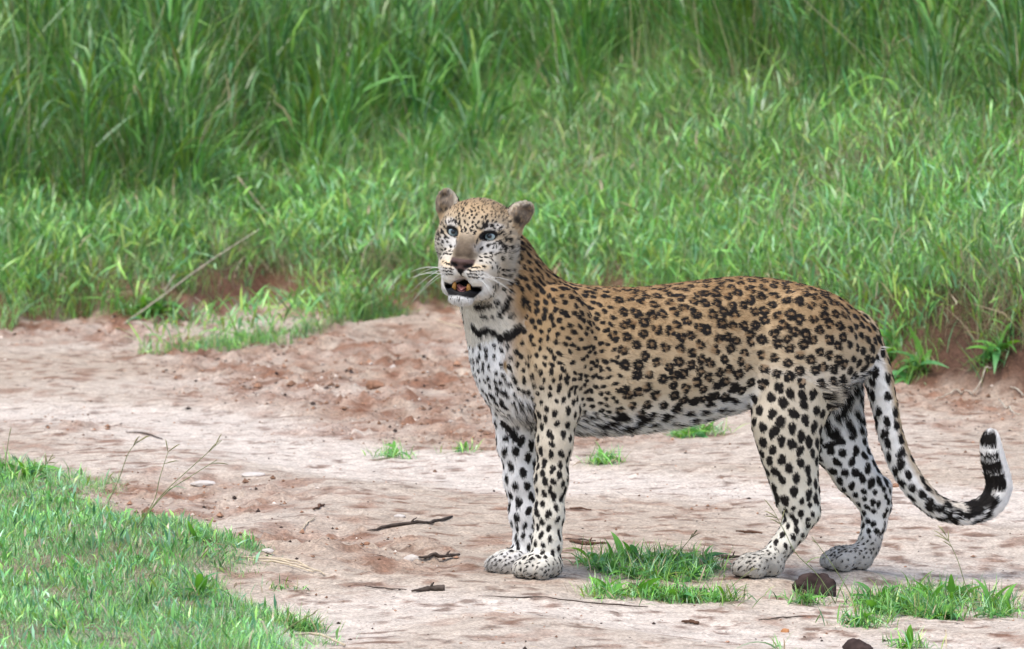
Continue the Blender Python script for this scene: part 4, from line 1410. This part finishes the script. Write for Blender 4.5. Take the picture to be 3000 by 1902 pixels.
# teeth, tongue
def solid(name, pts, radii, mat, seg=8):
    V, F = tube(pts, radii, seg)
    return new_mesh(name, V, F, mat, leopard)
TOOTH = simple_mat("worn_tooth", (.36, .17, .03), .35, .5, .3, 300)
TONGUE = simple_mat("tongue_flesh", (.42, .17, .16), .4, .5, .2, 300)
for s in (-1, 1):
    p = [H(16.5 * s, 86, -126), H(16.5 * s, 89, -119), H(16 * s, 91, -112), H(15.5 * s, 90, -107), H(15 * s, 89, -105)]
    solid("canine_tooth", p, [.0045, .0052, .0048, .0034, .0014], TOOTH)
tp = spline([H(0, 40, -118), H(0, 60, -114), H(0, 78, -114), H(0, 88, -117), H(0, 91, -121)], 12)
tv, tf = [], []
for i, p in enumerate(tp):
    w = .0125 * math.sqrt(max(.05, 1 - (i / 11.5) ** 4))
    for k in range(9):
        a = k / 8 * 2 - 1
        tv.append(p + RH @ np.array([a * w, 0, .004 * (abs(a) ** 2) + (.0 if k % 8 else 0)]))
for i in range(11):
    for k in range(8):
        tf.append([i * 9 + k, i * 9 + k + 1, (i + 1) * 9 + k + 1, (i + 1) * 9 + k])
nv = len(tv)
tv += [v - RH @ np.array([0, 0, .006]) for v in tv]
tf += [[nv + b for b in f[::-1]] for f in tf]
new_mesh("tongue", tv, tf, TONGUE, leopard)
# whiskers
WH = simple_mat("whisker_white", (.66, .66, .63), .4, .4, .03, 50)
rw = np.random.default_rng(3)
for s in (-1, 1):
    for k in range(10):
        x, z = rw.uniform(30, 46), rw.uniform(-93, -68)
        b = np.array([x * s, 0, z])
        m = np.nonzero((np.abs(HVB[:, 0] - b[0]) < 3) & (np.abs(HVB[:, 2] - z) < 3) & (HVB[:, 1] > 30) & (GB == HEAD))[0]
        if len(m) == 0:
            continue
        b[1] = HVB[m, 1].max() - 1
        ln = rw.uniform(40, 95)
        out = np.array([s * rw.uniform(.75, 1.0), rw.uniform(-.1, .35), rw.uniform(-.15, .35) - (.55 if k % 3 == 0 else 0)])
        out /= np.linalg.norm(out)
        q = [H(*(b + out * ln * t + np.array([0, -10, -34]) * (t ** 2) * ln / 90)) for t in (0, .25, .5, .75, 1)]
        solid("whisker", q, [.00034, .00034, .0003, .00024, .00012], WH, 4)
# ------------------------------------------------------------------ single things lying and growing on the track and the bank
def hit(u, v):
    """where the sight line of a photo pixel meets the ground"""
    d = ray(u, v)
    t = np.linspace(13.5, 45, 3200)
    q = CAM + d * t[:, None]
    below = q[:, 2] < height(q[:, 0], q[:, 1])
    i = int(np.argmax(below))
    return q[i] if below.any() else q[-1]
def ground(x, y):
    return float(height(np.array([x]), np.array([y]))[0])
rt = np.random.default_rng(77)
WOOD = simple_mat("dead_wood", (.075, .058, .048), .9, .1, .45, 45)
BARK = simple_mat("red_brown_bark", (.11, .062, .042), .9, .1, .4, 60)
STRAW = simple_mat("dry_straw", (.50, .42, .30), .8, .2, .25, 40)
STRAWG = simple_mat("grey_straw", (.40, .36, .29), .85, .2, .3, 40)
STONE_D = simple_mat("dark_lump", (.045, .031, .028), .95, .1, .5, 35)
STONE_P = simple_mat("pale_stone", (.48, .44, .40), .85, .2, .12, 60)
CLOD = simple_mat("soil_clod", (.25, .14, .09), .95, .05, .4, 60)
STEM = simple_mat("grass_stem", (.17, .20, .085), .7, .2, .3, 60)
SEED = simple_mat("seed_spike", (.24, .23, .12), .8, .2, .3, 90)
LEAF = leaf_material("tuft_leaf", .35, .42, .45)

def stick(name, pix, rad_px, mat, label, cat, lift=.4, wob=.002, seg=7, twig=True, flat=1.0):
    """a fallen stick along photo pixels, lying on the ground"""
    W = np.array([hit(u, v) for u, v in pix])
    W = spline(W, max(8, 4 * len(W)))
    r = np.interp(np.linspace(0, 1, len(W)), np.linspace(0, 1, len(rad_px)), rad_px) * PX
    z = height(W[:, 0], W[:, 1])
    W[:, 2] = np.maximum(z, z * .3 + .7 * np.linspace(z[0], z[-1], len(z))) + r * lift * flat + .003
    W += rt.normal(0, wob * .4, W.shape) * np.array([1, 1, .4])
    o0 = W.mean(0)
    V, F = tube(W - o0, r * rt.uniform(.8, 1.2, len(W)), seg)
    V = np.array(V)
    V[:, 2] *= flat
    V += (fbm(V, .008, 2, 5)[:, None] - .5) * .002
    o = new_mesh(name, V, F, mat)
    o.location = o0
    tag(o, label, cat)
    if twig:
        i = int(len(W) * rt.uniform(.55, .8))
        d = W[i + 1] - W[i - 1]
        p = [W[i], W[i] + np.array([d[0] * .2, .002, .008]), W[i] + np.array([d[0] * .5, .003, .013])]
        V, F = tube(np.array(p) - o0, [r[i] * .7, r[i] * .5, r[i] * .25], 5)
        new_mesh("knot", V, F, mat, o)
    return o

stick("fallen_stick", [(1075, 1560), (1150, 1546), (1240, 1536), (1325, 1518)], [1.5, 5, 6, 5, 4], WOOD, "long dark dead stick lying on the sand left of the front paws", "stick")
stick("bark_strip", [(1228, 1638), (1280, 1634), (1345, 1632)], [4, 8, 6], WOOD, "dark flat bark strip with a pale stone at its end, left of the front paws", "bark", flat=.7)
stick("gnarled_twig", [(1208, 1738), (1250, 1734), (1302, 1730)], [3, 7, 8], WOOD, "short grey gnarled twig nearest the front of the track, below the front paws", "twig")
stick("thin_twig", [(1068, 1722), (1120, 1732), (1190, 1734)], [1.5, 2.5, 1.5], WOOD, "thin curved grey twig pointing at the short gnarled one", "twig", twig=False)
stick("fallen_stick", [(1674, 1590), (1720, 1598), (1778, 1598)], [5, 6, 3], BARK, "brown stick lying just right of the near front paw", "stick")
stick("thin_twig", [(1655, 1584), (1700, 1585), (1745, 1590)], [2, 2.5, 1.5], WOOD, "thin straight twig behind the near front paw, above the brown stick", "twig", twig=False)
stick("bark_chip", [(1668, 1494), (1700, 1495), (1732, 1499)], [2, 4, 2], BARK, "small dark bark chip right of the forelegs, under the belly", "bark", twig=False)
stick("thin_twig", [(368, 1271), (420, 1273), (475, 1291)], [2, 3, 2], WOOD, "curved thin twig alone on the pale track at left", "twig", twig=False)
stick("fallen_stick", [(2100, 1634), (2130, 1640), (2170, 1638)], [4, 6, 3], WOOD, "dark stick behind the near hind paw's toes", "stick")
stick("bark_chip", [(2155, 1561), (2195, 1564), (2232, 1567)], [2, 5, 2], BARK, "dark bark chip left of the near hind leg", "bark", twig=False)
stick("rotten_branch", [(1845, 1724), (1920, 1732), (1990, 1742), (2070, 1734)], [8, 10, 10, 5], WOOD, "dark rotten branch half buried in the middle leafy tuft", "branch")
stick("bark_chip", [(1998, 1828), (2020, 1828), (2045, 1832)], [3, 6, 5], BARK, "dark bark chip on the sand in front of the middle tuft", "bark", twig=False)
stick("curled_leaf", [(918, 1498), (935, 1492), (950, 1484)], [3, 5, 3], BARK, "small dark curled leaf on the track beyond the long stick", "leaf", twig=False)
stick("dry_stalk", [(882, 1560), (900, 1540), (922, 1522)], [2, 2.5, 2], STRAW, "short pale dry stalk tilted on the track right of the green patch", "stalk", twig=False)
for k, (p, lab) in enumerate((([(690, 1638), (800, 1648), (885, 1666), (950, 1692)], "longest of the pale straws beside the near green patch, bent at its end"),
                              ([(730, 1648), (830, 1660), (920, 1682)], "pale straw under the longest straw beside the near green patch"),
                              ([(790, 1640), (850, 1650), (905, 1668)], "shortest of the pale straws beside the near green patch"))):
    stick("straw", p, [2, 3, 2.5, 2], STRAW, lab, "straw", twig=False, lift=1.2)["group"] = "pale straws at the edge of the green patch"
stick("dry_stalk", [(850, 1868), (930, 1880), (1010, 1898)], [3, 4, 3], STRAW, "thick dry stalk at the bottom edge by the near green patch", "stalk", twig=False, lift=1.0)
stick("thin_twig", [(1400, 1752), (1600, 1756), (1790, 1778), (1900, 1784)], [1, 2, 2.5, 1.5], WOOD, "very long thin twig running to the middle leafy tuft", "twig", twig=False)
stick("thin_twig", [(2225, 1822), (2300, 1815), (2360, 1812)], [1.5, 2, 1.5], WOOD, "thin twig in front of the right leafy patch", "twig", twig=False)
stick("dry_stalk", [(1278, 944), (1310, 962), (1355, 968)], [2, 2.5, 2], STRAW, "pale dry stalk on the red soil left of the leopard's throat", "stalk", twig=False, lift=2)
for p, lab in (([(2738, 1178), (2790, 1160), (2850, 1166)], "arched pale stalk on the dark soil behind the tail"), ([(2925, 1182), (2960, 1205), (2990, 1222)], "short bright straw at the foot of the dark bank by the right edge"),
               ([(2850, 1160), (2880, 1120), (2905, 1090)], "grey stalk leaning up the dark bank behind the tail tip"), ([(2960, 1140), (2985, 1160), (3010, 1185)], "grey stalk slanting down the bank at the right edge")):
    stick("dry_stalk", p, [2, 3, 2], STRAWG, lab, "stalk", twig=False, lift=2.5)

def stone(name, u, v, w, h, mat, label, cat, depth=1.0, seed=0, rough=.35, sink=.25):
    """an uneven lump with its foot at photo pixel (u, v)"""
    c = hit(u, v)
    import bmesh
    bm = bmesh.new()
    bmesh.ops.create_icosphere(bm, subdivisions=4, radius=1)
    P = np.array([x.co for x in bm.verts])
    k = 1 + (fbm(P + seed * 7.3, 1.1, 3, seed) - .5) * 2 * rough + (fbm(P + seed, .28, 2, seed + 3) - .5) * rough * 1.1
    cuts = np.random.default_rng(seed).normal(0, 1, (7, 3))
    for q in cuts:                                     # broken faces
        q = q / np.linalg.norm(q)
        d = (P * k[:, None]) @ q
        k = k * np.where(d > .72, 1 - .75 * (d - .72) / np.maximum(d, .01), 1)
    P = P * k[:, None] * np.array([w / 2, w / 2 * depth, h * .62]) * PX
    P[:, 2] = np.maximum(P[:, 2], -h * PX * .3)
    for x, p in zip(bm.verts, P):
        x.co = p
    me = bpy.data.meshes.new(name)
    bm.to_mesh(me); bm.free()
    me.polygons.foreach_set("use_smooth", np.ones(len(me.polygons), bool))
    me.materials.append(mat)
    o = link(bpy.data.objects.new(name, me))
    o.location = (c[0], c[1], ground(c[0], c[1]) + h * PX * (.5 - sink) * .7)
    return tag(o, label, cat)
stone("dirt_lump", 2392, 1745, 150, 70, STONE_D, "dark brown lump on the sand in front of the hind paws", "lump", .6, 3, .45)
stone("dirt_lump", 2512, 1914, 80, 46, STONE_D, "dark lump at the bottom edge, below the right leafy patch", "lump", .7, 5, .4)
stone("flat_stone", 596, 1424, 88, 22, STONE_P, "whitish flat stone on the track right of the green patch, the nearer of two", "stone", .8, 7, .2, .35)
stone("flat_stone", 742, 1393, 80, 16, STONE_P, "whitish flat stone on the track, the farther of two", "stone", .8, 9, .2, .4)
stone("flat_stone", 1172, 1516, 36, 14, STONE_P, "small pale stone just beyond the long dark stick", "stone", .8, 11, .25, .3)
stone("flat_stone", 786, 1624, 40, 13, STONE_P, "small pale stone between the straws and the track", "stone", .8, 13, .25, .3)
stone("flat_stone", 1208, 1644, 56, 22, STONE_P, "pale stone at the left end of the dark bark strip", "stone", .6, 15, .25, .3)
stone("soil_clod", 2893, 1362, 46, 32, CLOD, "brown soil clod near the right edge, below the curled tail tip", "clod", .8, 17)
stone("soil_clod", 1098, 1140, 66, 40, CLOD, "largest soil clod in the churned strip left of the chest", "clod", .8, 19)
stone("soil_clod", 1075, 1600, 22, 12, CLOD, "small soil clod between the long stick and the bark strip", "clod", .8, 21)
stone("soil_clod", 2625, 1428, 34, 16, CLOD, "soil clod on the track between far hind leg and tail", "clod", .8, 23)
stone("leaf_chip", 2300, 1852, 30, 14, simple_mat("orange_chip", (.42, .20, .09), .8, .2, .3, 80), "orange-brown chip on the sand in front of the right leafy patch", "chip", .5, 25, .3)

# crumbs of soil and dark litter strewn over the track: too many to count
def crumbs():
    V, F, C, n0 = [], [], [], 0
    octa = np.array([(1, 0, 0), (-1, 0, 0), (0, 1, 0), (0, -1, 0), (0, 0, 1), (0, 0, -.5)], float)
    of = np.array([(0, 2, 4), (2, 1, 4), (1, 3, 4), (3, 0, 4), (2, 0, 5), (1, 2, 5), (3, 1, 5), (0, 3, 5)])
    n = 26000
    x, y = rt.uniform(-1.7, 2.1, n), rt.uniform(-1.7, 7.6, n)
    r = rough_amount(x, y)
    ok = (bank_d(x, y) < .1) & (green_d(x, y) < .02) & (rt.random(n) < .10 + .75 * r + .35 * sstep(.55, .7, fbm(np.stack([x, y], -1), .3, 2, 81)))
    x, y, r = x[ok], y[ok], r[ok]
    n = len(x)
    s = rt.lognormal(math.log(.0016), .55, n) * (1 + .9 * r)
    z = height(x, y)
    sh = octa[None] * rt.uniform(.6, 1.4, (n, 6, 1)) * s[:, None, None] * np.array([1.2, 1.0, .8])
    a = rt.uniform(0, 6.28, n)
    rx = sh[..., 0] * np.cos(a)[:, None] - sh[..., 1] * np.sin(a)[:, None]
    ry = sh[..., 0] * np.sin(a)[:, None] + sh[..., 1] * np.cos(a)[:, None]
    V = np.stack([x[:, None] + rx, y[:, None] + ry, z[:, None] + sh[..., 2] + s[:, None] * .3], -1).reshape(-1, 3)
    F = (np.arange(n) * 6)[:, None, None] + of[None]
    c = np.where((rt.random(n) < .25)[:, None], np.array((.05, .035, .03)), np.array((.27, .155, .10))) * rt.uniform(.6, 1.5, n)[:, None]
    pale = rt.random(n) < .12
    c[pale] = np.array((.6, .52, .45)) * rt.uniform(.8, 1.1, pale.sum())[:, None]
    o = new_mesh("soil_crumbs", V, F.reshape(-1, 3), soil_material("crumb_soil", .4), cols=np.repeat(c, 6, 0), smooth=False)
    tag(o, "loose red-brown soil crumbs strewn over the dirt track", "crumbs", kind="stuff")
    # litter: slivers of leaf and bark
    n = 5200
    x, y = rt.uniform(-1.7, 2.1, n), rt.uniform(-1.7, 7.2, n)
    ok = (bank_d(x, y) < .25) & (green_d(x, y) < .05) & (rt.random(n) < .3 + .5 * sstep(.45, .65, fbm(np.stack([x, y], -1), .4, 2, 82)))
    x, y = x[ok], y[ok]
    n = len(x)
    B = Blades()
    c = np.where((rt.random(n) < .72)[:, None], np.array((.055, .036, .028)), np.array((.42, .34, .24))) * rt.uniform(.5, 1.3, n)[:, None]
    B.add(np.stack([x, y, height(x, y) + .0035], -1), rt.normal(0, .6, n) + math.pi * rt.integers(0, 2, n), rt.lognormal(math.log(.013), .5, n), rt.uniform(.0015, .005, n), np.full(n, 1.45), rt.normal(0, .12, n), c, 2, rng=rt)
    tag(B.build("leaf_litter", SKIN_LITTER), "dark slivers of dead leaf and bark scattered on the sand", "litter", kind="stuff")
SKIN_LITTER = leaf_material("litter", .05, .8, .1)
crumbs()

# ---- leafy tufts on the track
def leaf_mesh(k):
    """a curved pointed grass leaf, one unit long, lying out along +X"""
    r = np.random.default_rng(100 + k)
    n = 6
    s = np.linspace(0, 1, n + 1)
    rise, fall = r.uniform(.18, .68), r.uniform(.30, .9)
    xx = s * r.uniform(.85, 1)
    zz = rise * s - fall * s ** 2.2
    yy = r.uniform(-.18, .18) * s ** 2
    w = np.minimum(.45 + 2.6 * s, 1) * (1 - s ** 2.4) * r.uniform(.060, .112)
    w[-1] = .004
    V, C = [], []
    for i in range(n + 1):
        for q, fz in ((-1, .25), (0, 0), (1, .25)):
            V.append((xx[i], yy[i] + q * w[i], zz[i] + fz * w[i]))
            C.append(np.array((.095, .265, .060)) * (1.18 if q == 0 else 1.0) * (.85 + .35 * s[i]))
    F = []
    for i in range(n):
        for q in (0, 1):
            F.append([3 * i + q, 3 * i + q + 1, 3 * i + q + 4, 3 * i + q + 3])
    me = bpy.data.meshes.new("leaf")
    me.from_pydata([tuple(map(float, v)) for v in V], [], F)
    me.polygons.foreach_set("use_smooth", np.ones(len(F), bool))
    a = me.attributes.new("col", 'FLOAT_COLOR', 'POINT')
    cc = np.ones((len(V), 4), np.float32)
    tint = [(1, 1, 1), (1.25, 1.2, .8), (.85, .95, 1.3), (1.5, 1.3, .8), (.8, .85, .9)][k % 5]
    cc[:, :3] = np.array(C) * tint
    a.data.foreach_set("color", cc.ravel())
    me.materials.append(LEAF)
    return me
LEAVES = [leaf_mesh(k) for k in range(10)]

def tuft(u, v, wpx, dpx, n_leaf, n_fine, size, label, group=None, seed=0, name="grass_tuft"):
    """leaves fanning out from several crowns in an ellipse of the ground wpx wide and dpx (foreshortened) deep"""
    r = np.random.default_rng(seed + 500)
    c = hit(u, v)
    root = empty(name, (c[0], c[1], ground(c[0], c[1])))
    tag(root, label, "plant", group)
    yd = abs(hit(u, v - dpx / 2)[1] - hit(u, v + dpx / 2)[1])
    rx, ry = wpx * PX / 2, yd / 2
    nc = max(1, int(n_leaf / 7))
    crowns = []
    for k in range(nc):
        a, q = r.uniform(0, 6.28), math.sqrt(r.random())
        x, y = c[0] + rx * q * math.cos(a) * .85, c[1] + ry * q * math.sin(a)
        crowns.append((x, y, ground(x, y)))
    for k in range(n_leaf):
        x, y, z = crowns[k % nc]
        o = link(bpy.data.objects.new("leaf", LEAVES[r.integers(len(LEAVES))]), root)
        s = size * 1.3 * r.uniform(.5, 1.15)
        o.location = (x - c[0] + r.normal(0, .006), y - c[1] + r.normal(0, .006), z - root.location.z - .002 + r.uniform(0, .012))
        o.rotation_euler = (r.normal(0, .35), r.normal(-.08, .35), r.uniform(0, 6.28))
        o.scale = (s, s * r.uniform(.8, 1.35), s)
    if n_fine:
        B = Blades()
        i = r.integers(nc, size=n_fine)
        cr = np.array(crowns)[i]
        P = cr + np.stack([r.normal(0, .028, n_fine), r.normal(0, .028, n_fine), np.zeros(n_fine)], -1)
        P[:, 2] = height(P[:, 0], P[:, 1])
        col = greens(n_fine, P[:, :2], .10, .08, r) * 1.1
        B.add(P - np.array([c[0], c[1], root.location.z]), r.uniform(0, 6.28, n_fine), r.uniform(.35, 1.2, n_fine) * size, r.uniform(.0014, .0045, n_fine), np.abs(r.normal(.7, .4, n_fine)), np.abs(r.normal(.7, .5, n_fine)), col, 3, rng=r)
        tag(B.build("fine_blades", GRASS_MAT, root), kind="stuff")
    return root
tuft(1900, 1672, 430, 60, 210, 1500, .060, "large leafy green tuft on the sand between front and hind paws", seed=1)
tuft(1960, 1754, 420, 24, 90, 900, .046, "low leafy mat in front of the large tuft between the paws", seed=2)
tuft(1790, 1745, 130, 20, 14, 160, .045, "thin leafy sprig at the left foot of the large tuft", seed=3)
tuft(2740, 1780, 540, 70, 250, 2000, .060, "broad leafy green patch at the lower right, in front of the tail", seed=4)
tuft(2500, 1820, 130, 36, 26, 240, .050, "leafy clump at the near left corner of the lower right patch", seed=5)
tuft(2385, 1775, 190, 14, 14, 120, .055, "flat leafy runner reaching left from the lower right patch", seed=6)
tuft(2045, 1275, 200, 30, 30, 260, .062, "leafy green tuft behind the belly, left of the hind leg", seed=7)
tuft(1755, 1358, 120, 22, 18, 140, .058, "bright green tuft behind the forelegs, under the belly", seed=8)
tuft(1178, 1338, 115, 16, 14, 130, .045, "small green tuft on the track left of the forelegs", seed=9)
tuft(1372, 1320, 70, 10, 8, 60, .040, "tiny green tuft just left of the far foreleg", seed=10)
tuft(2272, 1908, 26, 6, 3, 10, .062, "single bright sprout at the bottom edge, right of centre", seed=11)
tuft(2640, 1906, 170, 16, 12, 120, .050, "low sprig at the bottom edge below the lower right patch", seed=12)
tuft(850, 1730, 60, 8, 3, 60, .026, "faint fine tuft right of the near green patch", seed=13)
tuft(900, 1840, 150, 26, 10, 420, .050, "feathery tuft at the right tip of the near green patch", seed=14)
tuft(585, 1750, 90, 16, 12, 60, .075, "taller broad leafed shoot in the near green patch", seed=15)
tuft(545, 1590, 120, 12, 8, 60, .055, "dark leaf spray over the far edge of the near green patch", seed=16)
tuft(60, 1400, 200, 26, 18, 120, .075, "broad leafed weed at the left edge of the near green patch", seed=17)
tuft(440, 925, 190, 20, 34, 200, .11, "leafy weed at the foot of the bank on the left", seed=18)
tuft(2700, 1085, 170, 40, 30, 150, .10, "green runner hanging over the dark soil right of the tail", seed=19)
tuft(2600, 1050, 140, 40, 26, 150, .10, "leafy runner on the bank just behind the tail root", seed=20)
tuft(2900, 1060, 170, 30, 22, 120, .10, "leafy runner on the bank's lip at the right edge", seed=21)

# ---- seed stalks
def stalk(pix, y0, label, cat="grass stalk", r0=1.6, spikes=4, sl=70, name="seed_stalk", mat=None, group=None, seed=0, lean=0.0, leaf=None, spread=.9):
    """a stem through photo pixels (first one on the ground), standing at its own distance, with seed spikes at its tip"""
    r = np.random.default_rng(seed + 900)
    b = hit(*pix[0]) if y0 is None else at_y(pix[0][0], pix[0][1], y0)
    base = np.array([b[0], b[1], ground(b[0], b[1])])
    S = (base[1] - CAM_Y) / FPX
    root = empty(name, base)
    tag(root, label, cat, group)
    P = np.array([at_y(u, v, base[1] + lean * i / max(1, len(pix) - 1)) for i, (u, v) in enumerate(pix)]) - base
    P[0] = (0, 0, -.005)
    W = spline(P, 14)
    V, F = tube(W, np.linspace(r0, r0 * .55, 14) * S, 5)
    new_mesh("stem", V, F, mat or STEM, root)
    d = W[-1] - W[-3]
    d /= np.linalg.norm(d)
    for k in range(spikes):
        a = r.uniform(-spread, spread)
        e = np.array([d[0] * math.cos(a) - d[2] * math.sin(a), r.uniform(-.4, .4), d[0] * math.sin(a) + d[2] * math.cos(a)])
        ln = sl * S * r.uniform(.6, 1.1)
        st = W[-1 - int(r.integers(0, 3))]
        Q = [st, st + e * ln * .4, st + e * ln * .75 + [0, 0, -ln * .04], st + e * ln + [0, 0, -ln * .12]]
        V, F = tube(Q, np.array([.8, 1.7, 1.6, .5]) * S, 5)
        new_mesh("spikelet", V, F, SEED, root)
    if leaf is not None:
        o = link(bpy.data.objects.new("leaf", LEAVES[leaf % 10]), root)
        i = 5
        o.location = W[i]
        o.scale = (.045, .06, .045)
        o.rotation_euler = (0, -.5, r.uniform(-.5, .8))
    return root
for i, (p, lab, kw) in enumerate((
    ([(395, 1548), (450, 1470), (468, 1400), (492, 1325)], "straight thin stalk with crossed seed spikes over the near green patch", dict(spikes=4, sl=45)),
    ([(398, 1550), (470, 1455), (560, 1370), (650, 1290)], "longest bent stalk leaning right over the track from the near green patch", dict(spikes=2, sl=60)),
    ([(392, 1552), (480, 1450), (560, 1395), (636, 1347)], "lower stalk leaning right over the track from the near green patch", dict(spikes=1, sl=50, leaf=2)),
    ([(318, 1470), (350, 1400), (375, 1330), (404, 1292)], "thin stalk with a plume at the far edge of the near green patch", dict(spikes=4, sl=55, spread=.35)),
    ([(12, 1420), (18, 1340), (28, 1270)], "single dark seed head at the left edge of the picture", dict(spikes=1, sl=40, spread=.1)),
    ([(60, 1450), (110, 1390), (142, 1352)], "short stalk with forked seed spikes near the left edge", dict(spikes=5, sl=40)),
    ([(560, 1660), (600, 1620), (640, 1580)], "short dry stalk over the right side of the near green patch", dict(spikes=2, sl=40)),
    ([(820, 1860), (860, 1830), (925, 1795)], "dry stalk slanting out of the right tip of the near green patch", dict(spikes=1, sl=30, r0=3)),
    ([(2452, 1770), (2400, 1690), (2333, 1623), (2300, 1560), (2268, 1500)], "tall thin stalk crossing in front of the near hind leg", dict(spikes=5, sl=50, leaf=3)),
    ([(2508, 1762), (2455, 1680), (2410, 1615), (2378, 1572)], "bare stalk crossing between the two hind legs", dict(spikes=1, sl=20)),
    ([(2866, 1815), (2828, 1713), (2805, 1640), (2772, 1570)], "tall stalk with a drooping seed spray below the tail", dict(spikes=6, sl=55)),
    ([(2098, 1765), (2150, 1712), (2206, 1668)], "short stalk leaning right in front of the near hind paw", dict(spikes=2, sl=30)),
    ([(1962, 1660), (2000, 1606), (2030, 1570)], "short stalk leaning right out of the large tuft", dict(spikes=4, sl=35, spread=.3)),
)):
    stalk(p, None, lab, seed=i, group="seed stalks by the track", **{**dict(lean=.0), **kw})
# in and before the tall grass
for i, (p, lab, kw) in enumerate((
    ([(2550, 420), (2580, 270), (2612, 140)], "tallest seed stalk standing before the tall grass at right", dict(spikes=7, sl=70, r0=3.5)),
    ([(2285, 450), (2305, 340), (2322, 240)], "thin seed stalk before the tall grass above the leopard's back", dict(spikes=6, sl=45)),
    ([(2110, 470), (2100, 400), (2150, 300)], "seed stalk leaning right above the leopard's back", dict(spikes=5, sl=60)),
    ([(1945, 430), (1950, 380), (1948, 352)], "short seed head straight above the middle of the leopard's back", dict(spikes=6, sl=40)),
    ([(1555, 420), (1545, 300), (1590, 170)], "pale upright seed stalk above the leopard's right ear", dict(spikes=4, sl=60, spread=.5, r0=3.2)),
    ([(1020, 480), (1010, 370), (1040, 250)], "pale seed stalk in front of the tall grass left of the leopard's head", dict(spikes=4, sl=60, spread=.5, r0=3.2)),
)):
    stalk(p, None, lab, seed=40 + i, group="seed stalks before the tall grass", **kw)
# dry stalks lying in the bank grass
for i, (p, lab, m, r0) in enumerate((
    ([(872, 655), (810, 645), (770, 612), (696, 518)], "bent cream dry stalk sticking out of the grass left of the leopard's head", STRAW, 5),
    ([(350, 955), (470, 872), (600, 775), (760, 672)], "long brown dry stalk slanting up from the weed at the foot of the bank", STRAWG, 2.6),
    ([(950, 552), (900, 530), (830, 508)], "pale dry stalk lying in the dark grass left of the leopard's ear", STRAW, 4.5),
    ([(1190, 780), (1130, 730), (1000, 690)], "thin pale stalk arching over the bank grass left of the leopard's cheek", STRAWG, 3),
    ([(900, 900), (935, 868), (952, 838)], "forked whitish dry stem in the grass left of the leopard's chin", STRAW, 5),
    ([(950, 905), (990, 850), (1035, 790)], "dry whitish stem beside the forked one left of the leopard's chin", STRAWG, 3.5),
    ([(470, 880), (490, 840), (512, 805)], "short dry stem standing in the weed at the foot of the bank", STRAWG, 4),
    ([(2280, 640), (2350, 580), (2390, 530)], "curved tan dry stalk in the grass above the leopard's rump", STRAWG, 4),
    ([(2180, 690), (2260, 610), (2400, 520)], "long tan dry stalk in the grass above the leopard's rump", STRAW, 3),
    ([(820, 330), (900, 325), (1060, 150)], "grey bent stalk in the tall grass at upper left", STRAWG, 4),
)):
    stalk(p, None, lab, "dry stalk", r0, 0, 0, "dry_stalk", m, "dry stalks in the grass", 60 + i)

# broad leafed weeds in the near green patch
for i, (u, v, lab) in enumerate(((150, 1480, "small leafy weed near the far left of the near green patch"), (310, 1520, "small leafy weed below the plumed stalk in the near green patch"), (80, 1580, "small leafy weed by the picture's left edge in the near green patch"),
                                 (430, 1650, "small leafy weed at the middle right of the near green patch"), (240, 1680, "small leafy weed in the very middle of the near green patch"), (400, 1790, "small leafy weed left of the taller broad leafed shoot"),
                                 (650, 1840, "small leafy weed below the taller broad leafed shoot"), (200, 1840, "small leafy weed near the lower left corner of the picture"))):
    tuft(u, v, 90, 14, 10, 30, .038, lab, "weeds in the near green patch", 200 + i, "leafy_weed")
